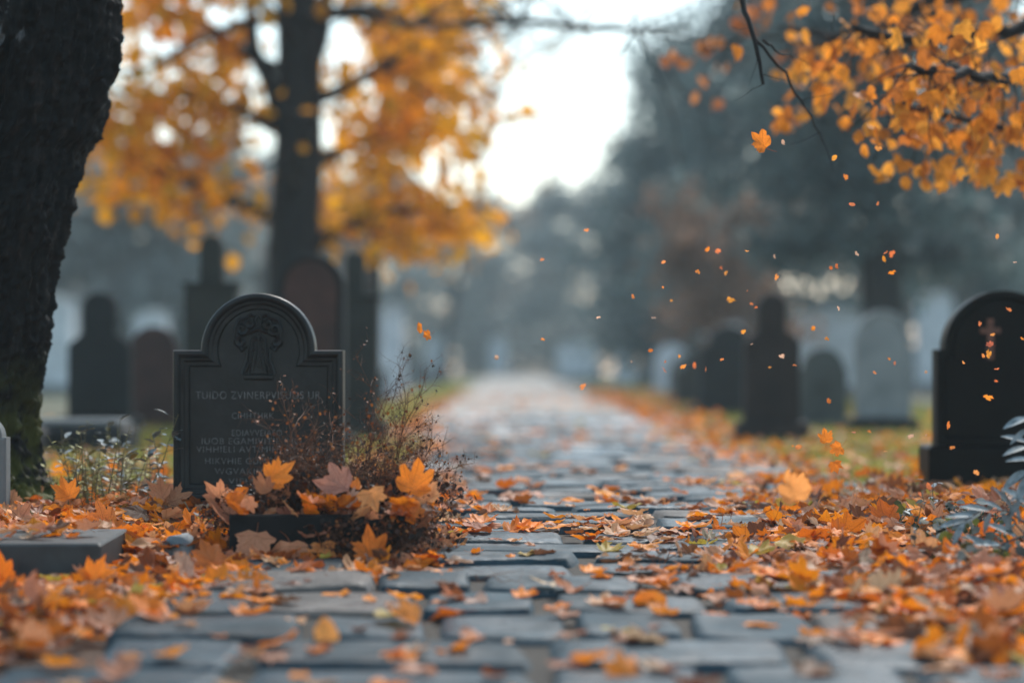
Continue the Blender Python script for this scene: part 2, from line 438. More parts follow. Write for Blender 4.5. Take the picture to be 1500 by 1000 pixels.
# generic blurred stones ----------------------------------------------------
def arched(name, px, topy, halfw, shoulder_y, arch_r, d, mat, label, mat2=None, base_w=None, base_h=0.12, depth=0.14, panel=True, rz=0, plinth=None, group=None, rimmed=True):
    """sizes in photo pixels at distance d"""
    k = F/d; gy_ = HY+H*k
    o = empty(name, ((px-CX)/k, d, 0), label, 'headstone', group, rz)
    bz = base_h
    w = halfw/k; s = (gy_-shoulder_y)/k-bz; rr = arch_r/k
    p = [(0.006, depth/2), (0, depth/2-0.006), (0, -depth/2+0.006), (0.006, -depth/2)]
    if panel: p += [(0.03, -depth/2), (0.04, -depth/2+0.015)]
    b = loft_stone(w, s, min(rr, w) if arch_r < halfw else rr, p, bz).build('slab', mat, o); shade_auto(b)
    if mat2 and panel:
        pn = loft_stone(w-0.045, s-0.045, (rr-0.045) if arch_r < halfw else rr-0.045, [(0, -depth/2+0.02), (0, -depth/2+0.012)], bz+0.05).build('panel', mat2, o)
    bw = (base_w or halfw*1.2)/k
    q = MB(); q.box((0, 0, bz/2), (2*bw, depth*1.9, bz), bev=0.01); q.build('plinth', plinth or mat, o)
    return o
def head_stele(name, px, topy, head_hw, neck_y, hw, d, mat, label, base_hw, base_h=0.16, depth=0.16, slope=0.35):
    """rounded head rising out of sloping shoulders"""
    k = F/d; gy_ = HY+H*k
    o = empty(name, ((px-CX)/k, d, 0), label, 'headstone')
    hh = head_hw/k; w = hw/k; zt = (gy_-topy)/k; zn = (gy_-neck_y)/k
    pts = [(-w, base_h), (-w*0.98, zn-(w-hh)*slope-0.02)]
    for i in range(7):
        t = i/6; pts.append((-w+(w-hh)*(t**1.5)*1.0, zn-(w-hh)*slope+(w-hh)*(slope+0.5)*t**1.2))
    for i in range(15):
        a = PI-PI*i/14; pts.append((hh*math.cos(a), zt-hh+hh*math.sin(a)))
    for i in range(6, -1, -1):
        t = i/6; pts.append((w-(w-hh)*(t**1.5)*1.0, zn-(w-hh)*slope+(w-hh)*(slope+0.5)*t**1.2))
    pts += [(w*0.98, zn-(w-hh)*slope-0.02), (w, base_h)]
    shade_auto(outline_stone(pts, depth).build('slab', mat, o))
    q = MB(); q.box((0, 0, base_h/2), (2*base_hw/k, depth*2, base_h), bev=0.012); q.build('plinth', mat, o)
    return o
def pillar_stone(name, px, topy, shaft_hw, step_y, hw, d, mat, label, round_top=True, base_hw=None):
    """narrow upright standing on a broad block"""
    k = F/d; gy_ = HY+H*k
    o = empty(name, ((px-CX)/k, d, 0), label, 'headstone')
    z1 = (gy_-step_y)/k; zt = (gy_-topy)/k; hh = shaft_hw/k; w = hw/k
    q = MB(); q.box((0, 0, 0.08), (2*(base_hw or hw*1.2)/k, 0.4, 0.16), bev=0.012); q.build('plinth', mat, o)
    q = MB(); q.box((0, 0, (z1+0.16)/2), (2*w, 0.26, z1-0.16), bev=0.012); q.box((0, 0, z1-0.012), (2*w+0.03, 0.29, 0.03), bev=0.006); q.build('block', mat, o)
    pts = [(-hh, z1)]
    if round_top:
        for i in range(13):
            a = PI-PI*i/12; pts.append((hh*math.cos(a), zt-hh+hh*math.sin(a)))
    else: pts += [(-hh, zt-0.03), (-hh*0.6, zt), (hh*0.6, zt), (hh, zt-0.03)]
    pts += [(hh, z1)]
    shade_auto(outline_stone(pts, 0.14).build('shaft', mat, o))
    return o
head_stele('headstone', 147, 428, 24, 500, 46, 17.5, M_ST_CHAR, 'charcoal headstone with round head and sloping shoulders near the big trunk', 58)
arched('headstone', 226, 505, 34, 512, 34, 19.0, M_ST_RED, 'low reddish granite headstone left of the crested headstone', base_w=44, base_h=0.2, panel=False)
pillar_stone('headstone', 311, 345, 17, 415, 37, 15.5, M_ST_OLIVE, 'olive grey monument with round topped shaft above a wide block')
arched('headstone', 456, 373, 50, 423, 50, 14.5, M_ST_CHAR, 'tall round arched headstone with dark red panel right behind the crested headstone', mat2=M_ST_RED, base_w=62, depth=0.16)
pillar_stone('headstone', 521, 370, 14, 432, 34, 16.5, M_ST_OLIVE, 'brown grey monument with a square post beside the round arched headstone', round_top=False, base_hw=46)
head_stele('headstone', 1130, 430, 20, 495, 41, 16.0, M_ST_BROWN, 'dark brown bottle shaped headstone right of the path', 52)
M_ST_MID = noise_mat('mid_grey_stone', (0.045, 0.052, 0.05), (0.085, 0.095, 0.09), 4, 0.7, 0.3, 60)
M_ST_LIGHT = noise_mat('light_grey_stone', (0.17, 0.19, 0.195), (0.27, 0.29, 0.295), 4, 0.7, 0.3, 60)
arched('headstone', 1205, 508, 34, 540, 30, 19.5, M_ST_MID, 'squat olive grey headstone between the brown and the pale grey ones', base_w=40, panel=False)
arched('headstone', 1293, 455, 40, 492, 38, 18.5, M_ST_LIGHT, 'light grey arched headstone on a dark base under the conifer', base_w=50, base_h=0.13, plinth=M_ST_CHAR)
# black headstone at the right edge
bh = arched('headstone', 1466, 425, 97, 512, 86, 10.0, M_BLACKGRAN, 'big black granite headstone with a copper coloured cross at the right edge', base_w=113, base_h=0.20, depth=0.13)
k = F/10.0
cm = MB(); cxp = (1447-1466)/k; czz = H+(HY-497)/k
cm.box((cxp, -0.056, czz), (0.028, 0.012, 0.17), bev=0.003); cm.box((cxp, -0.0545, czz+0.035), (0.085, 0.010, 0.024), bev=0.003)
cm.build('cross', M_COPPER, bh)
# low slabs behind on the left, far left sliver of stone
o = empty('grave_slab', (at(118, 0, 14.0).x, 14.0, 0), 'low grey grave slab in the grass behind the trunk', 'grave slab')
q = MB(); q.box((0, 0, 0.09), (0.62, 0.5, 0.18), bev=0.03); q.build('slab', M_ST_CHAR, o); q = MB(); q.box((0, 0, 0.2), (0.54, 0.42, 0.04), bev=0.015); q.build('cap', M_ST_GREY, o)  # lighter cap puts the highlight on the slab top into its colour
o = empty('grave_slab', (at(20, 0, 13.0).x-.2, 13.6, 0), 'second low dark grave slab further left behind the trunk', 'grave slab')
q = MB(); q.box((0, 0, 0.09), (0.5, 0.5, 0.18), bev=0.03); q.build('slab', M_ST_CHAR, o)
arched('headstone', -24, 620, 36, 640, 30, 8.0, M_ST_GREY, 'edge of a small grey headstone beside the trunk at the left border', base_w=38, base_h=0.05, depth=0.08, panel=False)

# ledger slab at the front left
o = empty('ledger_slab', (-1.60, 6.81, GZ(6.81)), 'flat blue grey ledger slab in the leaves at the front left', 'grave slab', rz=R(2))
q = MB(); q.box((0, 0, 0.05), (0.96, 0.60, 0.105), bev=0.006); q.build('slab', M_SLAB, o)
# trough
tr = empty('planter_trough', (at(470, 0, 7.0).x, 7.03, GZ(7.03)), 'black stone planter trough holding the dry bush', 'planter')
q = MB(); wx, dy, hz = 0.50, 0.34, 0.15
q.box((0, -dy/2+0.02, hz/2), (wx, 0.04, hz), bev=0.006); q.box((0, dy/2-0.02, hz/2), (wx, 0.04, hz), bev=0.006)
q.box((-wx/2+0.018, 0, hz/2-0.002), (0.036, dy-0.06, hz-0.004), bev=0.006); q.box((wx/2-0.018, 0, hz/2-0.002), (0.036, dy-0.06, hz-0.004), bev=0.006)
q.build('trough_wall', M_TROUGH, tr)
q = MB(); q.box((0, 0, 0.06), (wx-0.06, dy-0.07, 0.12)); q.build('soil', M_BARK_FAR, tr)

# far rows along the path
far_rows = []
def row(name_lab, xs, ds, mats, side):
    ords = ['nearest', 'second', 'third', 'fourth', 'fifth', 'sixth', 'seventh', 'eighth', 'ninth', 'tenth', 'eleventh', 'twelfth']
    for i, (x, d) in enumerate(zip(xs, ds)):
        m = mats[i % len(mats)]; r = random.Random(100+i+len(side))
        hh = r.uniform(0.5, 0.85); w = r.uniform(0.26, 0.38)
        cname = {M_ST_CHAR: 'charcoal', M_ST_OLIVE: 'olive grey', M_ST_BROWN: 'dark brown', M_ST_GREY: 'mid grey', M_ST_PALE: 'pale marble', M_ST_RED: 'reddish'}[m]
        o = empty('headstone', (x, d, 0), '%s headstone, %s in the blurred row %s of the path' % (cname, ords[i], side), 'headstone', rz=r.uniform(-.15, .15))
        kind = r.random()
        arch = w if kind < 0.5 else w*0.7
        shade_auto(loft_stone(w, hh-arch, arch, [(0.006, 0.07), (0, 0.06), (0, -0.06), (0.006, -0.07)], 0.12, 14).build('slab', m, o))
        q = MB(); q.box((0, 0, 0.06), (2*w+0.16, 0.28, 0.12), bev=0.01); q.build('plinth', m, o)
row('', [-1.75, -1.8, -2.3, -2.0, -2.6, -2.2, -2.9, -2.4, -2.7, -2.3], [21, 25, 28, 32, 35, 39, 43, 48, 54, 61], [M_ST_CHAR, M_ST_CHAR, M_ST_GREY, M_ST_OLIVE, M_ST_CHAR, M_ST_PALE, M_ST_CHAR, M_ST_CHAR, M_ST_PALE, M_ST_GREY], 'left')
row('', [2.15, 2.5, 2.35, 2.9, 2.7, 3.3, 2.9, 3.6, 3.1, 3.4, 3.1], [24, 27, 30, 33, 37, 40, 44, 49, 54, 60, 67], [M_ST_CHAR, M_ST_CHAR, M_ST_OLIVE, M_ST_CHAR, M_ST_GREY, M_ST_CHAR, M_ST_PALE, M_ST_CHAR, M_ST_GREY, M_ST_CHAR, M_ST_PALE], 'right')
# pale monuments far off, with a cornice and a low pediment
def pale_monument(px, y0, y1, wpx, d, label):
    k = F/d; o = empty('monument', ((px-CX)/k, d, 0), label, 'monument')
    zt = H+(HY-y0)/k; w = wpx/k
    q = MB(); q.box((0, 0, 0.1), (w*1.2, 1.0, 0.2), bev=0.02); q.build('plinth', M_ST_GREY, o)
    q = MB(); q.box((0, 0, (zt-0.2)/2+0.1), (w, 0.7, zt-0.4+0.2-0.0), bev=0.02); q.build('block', M_ST_PALE, o)
    q = MB(); q.add([(-w*.56, -.42, zt-.1), (w*.56, -.42, zt-.1), (0, -.42, zt-.02), (-w*.56, .42, zt-.1), (w*.56, .42, zt-.1), (0, .42, zt-.02)], [(0, 1, 2), (5, 4, 3), (0, 3, 4, 1), (1, 4, 5, 2), (2, 5, 3, 0)]); q.build('pediment', M_ST_PALE, o)
pale_monument(82, 432, 500, 52, 42, 'pale monument just right of the big trunk, far behind')
pale_monument(222, 452, 500, 46, 48, 'pale monument between the charcoal headstone and the shafted monument')
pale_monument(575, 442, 520, 34, 40, 'narrow pale monument right of the square post monument')
pale_monument(1062, 455, 500, 60, 46, 'pale monument left of the brown bottle shaped headstone')
pale_monument(1213, 448, 500, 86, 40, 'wide pale monument seen above the squat olive headstone')
pale_monument(1368, 425, 500, 46, 44, 'pale monument left of the big black headstone')
pale_monument(640, 492, 520, 34, 75, 'small distant pale monument on the left near the vanishing path')
pale_monument(846, 498, 525, 60, 78, 'small distant pale monument on the right near the vanishing path')
pale_monument(730, 494, 520, 26, 120, 'tiny white monument at the end of the path')

# ------------------------------------------------------------------ foliage generator
def leaf_cloud(points, spread, size, n, cols, r, droop=0.3, elong=1.0):
    """many small folded leaves scattered round branch points -> (V,T,C)"""
    P = np.array(points, np.float32)
    rs = np.random.RandomState(r)
    idx = rs.randint(0, len(P), n)
    c = P[idx]+rs.normal(0, 1, (n, 3))*np.array(spread)
    yaw = rs.uniform(0, 2*PI, n); pit = rs.normal(0.5, 0.7, n); rol = rs.normal(0, 0.8, n)
    sz = size*rs.uniform(0.6, 1.3, n)
    # leaf: 6 verts: base, left, right, tip, mid-l, mid-r
    shape = np.array([(0, 0, 0), (-.42, .35, .08), (-.34, .75, .10), (0, 1.1, -.05), (.34, .75, .10), (.42, .35, .08)], np.float32)
    shape[:, 0] *= elong
    tri = np.array([(0, 5, 1), (5, 4, 1), (4, 2, 1), (4, 3, 2)])
    cy, sy = np.cos(yaw), np.sin(yaw); cp, sp = np.cos(pit), np.sin(pit); cr_, sr = np.cos(rol), np.sin(rol)
    S_ = shape[None]*sz[:, None, None]
    x = S_[..., 0]*cr_[:, None]+S_[..., 2]*sr[:, None]; z = -S_[..., 0]*sr[:, None]+S_[..., 2]*cr_[:, None]; y = S_[..., 1]
    y2 = y*cp[:, None]+z*sp[:, None]; z2 = -y*sp[:, None]+z*cp[:, None]
    X = x*cy[:, None]-y2*sy[:, None]; Y = x*sy[:, None]+y2*cy[:, None]
    V = np.stack([X, Y, z2], -1)+c[:, None, :]
    T = (tri[None]+(np.arange(n)*6)[:, None, None]).reshape(-1, 3)
    cols = np.array(cols); ci = cols[rs.randint(0, len(cols), n)]*rs.uniform(0.7, 1.25, (n, 1))
    C = np.repeat(ci, 6, 0)
    return V.reshape(-1, 3), T, C, np.tile([1, 0, 0, 1, 0, 0], n)
def branch(m, p0, d0, L, r0, steps, r, wob=0.25, grav=0.0, n=5, rend=0.3):
    pts = [Vector(p0)]; d = Vector(d0).normalized(); st = L/steps
    for i in range(steps):
        d = (d+Vector((r.gauss(0, wob), r.gauss(0, wob), r.gauss(0, wob)+grav))*0.5).normalized()
        pts.append(pts[-1]+d*st)
    m.tube(pts, [r0*(1-(1-rend)*i/steps) for i in range(steps+1)], n)
    return pts
Y_COLS = [(0.90, 0.41, 0.008), (0.92, 0.47, 0.01), (0.88, 0.36, 0.01), (0.76, 0.35, 0.01), (0.92, 0.44, 0.015)]
def broadleaf(loc, height, tr, label, seed, cols, nleaf, lsize=0.1, crown_r=2.2, low=1.3, lean=(0, 0), limbs=14, spread=0.22, mat=M_BARK_FAR, group=None, extra=None, name='deciduous_tree', sub=6, taper=0.085, keep=None):
    r = random.Random(seed); root = empty(name, loc, label, 'tree', group)
    m = MB(); base = Vector((0, 0, -0.05))
    tp = [base+Vector((lean[0]*(i/10)**1.3, lean[1]*i/10, height*0.92*i/10))+Vector((r.gauss(0, .03), r.gauss(0, .03), 0))*(1 if i else 0) for i in range(11)]
    m.tube(tp, [tr*(1.35 if i == 0 else 1.0)*(1-taper*i) for i in range(11)], 10)
    tips = []
    for i in range(limbs):
        t = low/height+(0.95-low/height)*(i/limbs)**1.0
        f = t/0.92*10; k_ = min(9, int(f)); p = tp[k_].lerp(tp[k_+1], f-k_)
        a = i*2.4+r.uniform(-.4, .4); up = 0.12+0.55*t
        L = crown_r*(1.05-0.6*max(0, t-0.35))*r.uniform(0.75, 1.1)
        bp = branch(m, p, (math.cos(a), math.sin(a), up), L, tr*0.32*(1-0.5*t), 7, r, 0.22, 0.0)
        tips += bp[3:]
        for j in range(sub):
            q = bp[2+j % 6]
            a2 = a+r.uniform(-1.3, 1.3)
            b2 = branch(m, q, (math.cos(a2), math.sin(a2), r.uniform(-0.5, 0.6)), L*r.uniform(0.25, 0.5), tr*0.09, 4, r, 0.3, -0.06, 4)
            tips += b2[1:]
    if extra: extra(m, tips, r)
    m.build('trunk', mat, root, smooth=True)
    if keep: tips = [t for t in tips if keep(t)]
    V, T, C, VE = leaf_cloud([tuple(t) for t in tips], (spread, spread, spread*0.8), lsize, nleaf, cols, seed)
    link('crown', np_mesh('crown', V, T, {'tint': C, 'vein': VE}), M_CROWN, root)
    return root
# golden tree behind the left graves, with the long bare bough across the top of the view
TD = 22.0; TX = (432-CX)/F*TD
def ybough(m, tips, r):
    W = lambda px, py, d: at(px, py, d)-Vector((TX, TD, 0))
    pts = [W(445, 25, 21.9), W(520, 22, 20.5), W(600, 35, 19), W(690, 38, 18), W(760, 30, 17), W(850, 42, 16), W(930, 44, 15.2), W(1010, 40, 14.6)]
    m.tube(pts, [0.05, 0.042, 0.034, 0.03, 0.026, 0.021, 0.016, 0.008], 6)
    for i in range(1, 7):
        for _ in range(9):
            branch(m, pts[i], (r.uniform(-.5, 1), r.uniform(-1, .4), r.uniform(-.5, .5)), r.uniform(0.4, 1.3), 0.009, 5, r, 0.4, 0.0, 4)
    # left bough
    pts = [W(425, 22, 22), W(350, 35, 21.5), W(290, 60, 21), W(220, 100, 20.5), W(160, 112, 20)]
    m.tube(pts, [0.06, 0.05, 0.04, 0.03, 0.015], 6)
    # forked limbs in the crown
    pts = [W(425, 230, 22), W(395, 120, 21.8), W(370, 70, 21.6), W(365, -40, 21.5)]
    m.tube(pts, [0.09, 0.08, 0.07, 0.05], 6)
    pts = [W(440, 130, 22), W(470, 60, 22), W(485, -40, 22)]
    m.tube(pts, [0.1, 0.08, 0.06], 6)
broadleaf((TX, TD, 0), 9.0, 0.27, 'dark trunked tree with golden orange crown behind the left graves', 5, Y_COLS, 9500, 0.14, 2.1, 1.6, limbs=26, extra=ybough, spread=0.22, taper=0.06, keep=lambda t: not (abs(t.x) < 0.33 and t.y < 0.2) and t.x < 1.55)
broadleaf(((528-CX)/F*27, 27, 0), 6.2, 0.10, 'slender leaning golden tree right of the dark trunked tree', 9, Y_COLS, 1900, 0.12, 1.0, 1.9, lean=(0.7, 0), limbs=12, spread=0.2)

BROWN = [(0.20, 0.12, 0.08), (0.24, 0.14, 0.09), (0.16, 0.11, 0.08)]
def conifer(loc, height, tr, label, seed, crown_r, low, ncl, lsize=0.22, sp=0.22, cols=((0.095, 0.145, 0.15), (0.13, 0.17, 0.17), (0.065, 0.11, 0.115)), group=None, drop=-0.12):  # default crown colours lightened to paint in some of the haze
    r = random.Random(seed); root = empty('conifer', loc, label, 'tree', group)
    m = MB(); tp = [Vector((r.gauss(0, .02)*i, 0, height*i/10-0.05)) for i in range(11)]
    m.tube(tp, [tr*(1-0.09*i) for i in range(11)], 9)
    tips = []
    nw = int(height*2.6)
    for w in range(nw):
        z = low+(height*0.98-low)*w/nw
        t = (z-low)/(height-low)
        rr = crown_r*(1-t)**0.75*r.uniform(0.75, 1.15)
        for k_ in range(4):
            a = r.uniform(0, 2*PI)
            bp = branch(m, (0, 0, z), (math.cos(a), math.sin(a), 0.18), max(0.3, rr*r.uniform(0.6, 1.1)), 0.04*tr/0.3, 6, r, 0.12, drop, 4)
            tips += bp[1:]; tips += bp[3:]
    m.build('trunk', M_BARK_CON, root, smooth=True)
    V, T, C, VE = leaf_cloud([tuple(t) for t in tips], (sp, sp, sp*.75), lsize, ncl, cols, seed, elong=0.7)
    link('crown', np_mesh('crown', V, T, {'tint': C, 'vein': VE*0}), M_CROWN, root)
conifer(((1292-CX)/F*32, 32, 0), 9.5, 0.34, 'big dark conifer with a thick trunk behind the light grey headstone', 21, 2.5, 1.9, 16000, 0.17)
conifer(((990-CX)/F*60, 60, 0), 8.8, 0.3, 'blue green conifer right of the bright gap in the sky', 22, 2.7, 0.9, 10000, 0.24, 0.5)
conifer(((1120-CX)/F*52, 52, 0), 12.5, 0.3, 'tall conifer between the two other dark ones', 23, 3.3, 1.5, 12000, 0.24, 0.42)
conifer(((1440-CX)/F*56, 56, 0), 11.5, 0.3, 'hazy conifer behind the big black headstone', 24, 2.8, 1.6, 9000, 0.26)
broadleaf(((1040-CX)/F*38, 38, 0), 3.2, 0.09, 'small brownish tree in front of the dark conifers', 31, BROWN, 2200, 0.13, 1.1, 0.9, limbs=10, spread=0.2)
broadleaf((-2.1, 74, 0), 13.5, 0.12, 'thin half bare tree standing in the bright gap of the sky', 35, [(0.30, 0.27, 0.22), (0.22, 0.22, 0.20), (0.42, 0.28, 0.14)], 1000, 0.2, 4.2, 6.0, limbs=20, lean=(2.6, 0), spread=0.45, sub=5)
HAZE_GREYS = [(0.24, 0.28, 0.28), (0.28, 0.29, 0.28), (0.20, 0.25, 0.25)]  # crown greys raised so the colour carries part of the distance haze
fw = [(-30, 95, 9), (-15, 66, 6.5), (-10.4, 70, 6.3), (-7.6, 78, 6.0), (-23, 110, 11), (-15.5, 80, 7.5), (-11, 100, 9), (-7, 118, 10), (-3.4, 128, 9), (0.4, 135, 9.5), (3.4, 122, 10), (6.5, 105, 11), (12, 85, 12), (17, 80, 12.5), (22, 90, 13), (28, 100, 13)]
ords = ['first', 'second', 'third', 'fourth', 'fifth', 'sixth', 'seventh', 'eighth', 'ninth', 'tenth', 'eleventh', 'twelfth', 'thirteenth', 'fourteenth', 'fifteenth', 'sixteenth']
for i, (x, y, h_) in enumerate(sorted(fw, key=lambda q: q[0]/q[1])):
    broadleaf((x, y, 0), h_, 0.22, 'hazy grey tree, %s from the left in the far tree line' % ords[i], 40+i, HAZE_GREYS if i % 3 else [(0.2, 0.13, 0.09), (0.16, 0.13, 0.11)], 5200, 0.38, 3.6, 1.0, limbs=14, spread=0.5, group='far tree line', sub=4)
# clipped hedges far left and right
def hedge(x0, x1, y, h_, label, seed):
    root = empty('hedge', ((x0+x1)/2, y, 0), label, 'hedge')
    rs = np.random.RandomState(seed); n = 5000
    L = (x1-x0)/2
    P = np.c_[rs.uniform(-L, L, n), rs.uniform(-.5, .5, n), rs.uniform(0.02, 1, n)*h_*(1+0.15*np.sin(rs.uniform(0, 9, n)))]
    V, T, C, VE = leaf_cloud(P, (.06, .06, .06), 0.2, n, [(0.03, 0.042, 0.04), (0.045, 0.06, 0.05)], seed)
    link('foliage', np_mesh('foliage', V, T, {'tint': C, 'vein': VE*0}), M_CROWN, root)
    q = MB()
    for i in range(14):
        xx = -L+2*L*(i+.5)/14; q.tube([(xx, 0, 0), (xx+.05, 0.05, h_*.5), (xx-.05, 0, h_*.8)], [.05, .04, .02], 5)
    q.build('stem', M_BARK_CON, root)
hedge(-16, -2.9, 66, 1.5, 'dark clipped hedge far off on the left of the path', 3)
hedge(3.8, 18, 62, 1.5, 'dark clipped hedge far off on the right of the path', 4)

hedge(-13, 15, 126, 2.6, 'pale misty hedge closing the far end of the path', 6)
hedge(-3.2, 4.2, 140, 3.4, 'taller misty hedge beyond the far end of the path', 7)
# ------------------------------------------------------------------ big trunk, front left
def big_trunk():
    d = 8.5; k = F/d
    root = empty('old_tree', (at(-60, 0, d).x, d, 0), 'massive black barked tree with mossy foot filling the left edge', 'tree')
    edge = [(-80, 182), (0, 168), (60, 166), (160, 151), (195, 141), (225, 120), (280, 109), (330, 96), (400, 81), (500, 74), (600, 57), (680, 62), (720, 76), (756, 104)]
    zs = [H+(HY-y)/k for y, x in edge][::-1]; xe = [(x-CX)/k for y, x in edge][::-1]
    rx = root.location.x
    def ex(z):
        if z > zs[-1]: return xe[-1]+(z-zs[-1])*0.25
        return float(np.interp(z, zs, xe))
    nu, nv = 260, 420; Ht = 3.2
    V = []; T = []; moss = []
    for j in range(nv+1):
        z = -0.02+Ht*(j/nv)**1.0
        rad = float(np.interp(z, [0, 0.15, 0.5, 1.2, 1.8, 3.2], [0.36, 0.29, 0.27, 0.29, 0.33, 0.24]))
        cx_ = ex(z)-rad-rx
        for i in range(nu):
            a = 2*PI*i/nu
            ca, sa = math.cos(a), math.sin(a)
            fl = max(0, 0.35-z)/0.35
            rr = rad*(1+0.22*fl*fl*(0.5+0.5*math.cos(a*5+1)))
            p = Vector((ca*rad*9, sa*rad*9, z*2.6))
            v1 = noise.noise(p*0.6)*0.035
            w = noise.noise(Vector((ca*rad*30, sa*rad*30, z*9+3)))
            ridge = 1-abs(noise.noise(Vector((ca*rad*16+w*.35, sa*rad*16, z*3.2+w*.6))))*2
            ridge2 = 1-abs(noise.noise(Vector((ca*rad*42+w*.5, sa*rad*42, z*14+w))))*2
            crack = noise.noise(Vector((ca*rad*20, sa*rad*20, z*38)))
            disp = v1+0.034*ridge**2+0.015*ridge2+0.011*crack+0.007*noise.noise(Vector((ca*rad*120, sa*rad*120, z*110)))
            rr += disp-0.032
            V.append((cx_+ca*rr, sa*rr, z))
            moss.append(0)
    for j in range(nv):
        for i in range(nu):
            i2 = (i+1) % nu
            a, b, c_, d_ = j*nu+i, j*nu+i2, (j+1)*nu+i2, (j+1)*nu+i
            T.append((a, b, c_)); T.append((a, c_, d_))
    m, nt, b = nodes('rough_black_bark')
    tc = N(nt, 'ShaderNodeTexCoord')
    mp = N(nt, 'ShaderNodeMapping'); mp.inputs['Scale'].default_value = (1, 1, 0.35); nt.links.new(tc.outputs['Object'], mp.inputs[0])
    n1 = N(nt, 'ShaderNodeTexNoise', Scale=26.0, Detail=10.0, Roughness=0.7); nt.links.new(mp.outputs[0], n1.inputs['Vector'])
    colr = ramp(nt, n1.outputs['Fac'], [(0.35, (0.003, 0.003, 0.003)), (0.55, (0.009, 0.008, 0.0075)), (0.68, (0.028, 0.021, 0.018)), (0.76, (0.15, 0.13, 0.12))])  # palest stop: lichen flecks, raised to paint in bark highlights
    # moss low on the trunk, patchy
    sx = N(nt, 'ShaderNodeSeparateXYZ'); nt.links.new(tc.outputs['Object'], sx.inputs[0])
    mr = N(nt, 'ShaderNodeMapRange'); mr.inputs['From Min'].default_value = 0.6; mr.inputs['From Max'].default_value = 0.1; nt.links.new(sx.outputs['Z'], mr.inputs['Value'])
    n2 = N(nt, 'ShaderNodeTexNoise', Scale=9.0, Detail=6.0); nt.links.new(tc.outputs['Object'], n2.inputs['Vector'])
    mm = N(nt, 'ShaderNodeMath', operation='MULTIPLY'); nt.links.new(mr.outputs[0], mm.inputs[0])
    f2 = ramp(nt, n2.outputs['Fac'], [(0.40, (0, 0, 0)), (0.52, (1, 1, 1))]); nt.links.new(f2, mm.inputs[1])
    mx = N(nt, 'ShaderNodeMix', data_type='RGBA'); nt.links.new(mm.outputs[0], mx.inputs[0]); nt.links.new(colr, mx.inputs[6]); mx.inputs[7].default_value = (0.07, 0.075, 0.012, 1)
    # pale patch on the upper face
    vd = N(nt, 'ShaderNodeVectorMath', operation='DISTANCE'); vd.inputs[1].default_value = (at(22, 55, d).x-rx, -0.27, at(22, 55, d).z)
    mp2 = N(nt, 'ShaderNodeMapping'); nt.links.new(tc.outputs['Object'], mp2.inputs[0])
    nt.links.new(mp2.outputs[0], vd.inputs[0])
    n4 = N(nt, 'ShaderNodeTexNoise', Scale=30.0, Detail=6.0); nt.links.new(mp.outputs[0], n4.inputs['Vector'])
    ad = N(nt, 'ShaderNodeMath', operation='MULTIPLY_ADD'); nt.links.new(n4.outputs['Fac'], ad.inputs[0]); ad.inputs[1].default_value = 0.25; nt.links.new(vd.outputs['Value'], ad.inputs[2])
    f3 = ramp(nt, ad.outputs[0], [(0.18, (0.75,)*3), (0.215, (0, 0, 0))])
    mx2 = N(nt, 'ShaderNodeMix', data_type='RGBA'); nt.links.new(f3, mx2.inputs[0]); nt.links.new(mx.outputs[2], mx2.inputs[6]); mx2.inputs[7].default_value = (0.16, 0.17, 0.18, 1)
    nt.links.new(mx2.outputs[2], b.inputs['Base Color'])
    b.inputs['Roughness'].default_value = 0.62; b.inputs['Specular IOR Level'].default_value = 0.1
    bp = N(nt, 'ShaderNodeBump', Strength=0.7, Distance=0.006); nt.links.new(n1.outputs['Fac'], bp.inputs['Height']); nt.links.new(bp.outputs[0], b.inputs['Normal'])
    link('trunk', np_mesh('trunk', V, T), m, root, smooth=True)
    # limbs and crown above the frame
    r = random.Random(3); mb = MB(); tips = []
    tx = ex(3.1)-rx-0.24
    for i in range(9):
        a = i*0.7+0.3
        bpz = branch(mb, (tx, 0, 3.0), (math.cos(a)*0.8, math.sin(a)*0.8, 0.9), r.uniform(2.4, 3.4), 0.10, 9, r, 0.2, 0.02, 6)
        for q in bpz[3:]:
            for _ in range(2):
                tips += branch(mb, q, (r.gauss(0, 1), r.gauss(0, 1), r.gauss(.2, .6)), r.uniform(0.5, 1.1), 0.02, 4, r, 0.3, 0, 4)[1:]
    mb.build('limbs', M_BARK_FAR, root, smooth=True)
    Vc, Tc, C, VE = leaf_cloud([tuple(t) for t in tips], (.14, .14, .12), 0.09, 3000, Y_COLS, 2)
    link('crown', np_mesh('crown', Vc, Tc, {'tint': C, 'vein': VE}), M_CROWN, root)
    # surface roots with moss
    mossm = noise_mat('mossy_root', (0.012, 0.011, 0.010), (0.075, 0.08, 0.014), 14, 0.85, 0.6, 60, p=(0.4, 0.56), bdist=0.008)
    for pts, r0 in (([(30, 700), (62, 738), (90, 764), (130, 780)], 0.06), ([(40, 735), (30, 775), (50, 800)], 0.05), ([(70, 752), (130, 772), (185, 776)], 0.035)):
        q = MB(); P = []
        for i, (x, y) in enumerate(pts):
            g = gnd(x, max(y, 740)); P.append(Vector((g.x-rx, g.y-d, g.z+(0.07 if i == 0 else 0.02-0.01*i))))
        # subdivide
        PP = []
        for i in range(len(P)-1):
            for t in range(5): PP.append(P[i].lerp(P[i+1], t/5)+Vector((r.gauss(0, .006), 0, r.gauss(0, .006))))
        PP.append(P[-1]); n_ = len(PP)
        q.tube(PP, [r0*(1-0.7*i/n_)*(1+r.gauss(0, .08)) for i in range(n_)], 10)
        q.build('root', mossm, root, smooth=True)
big_trunk()

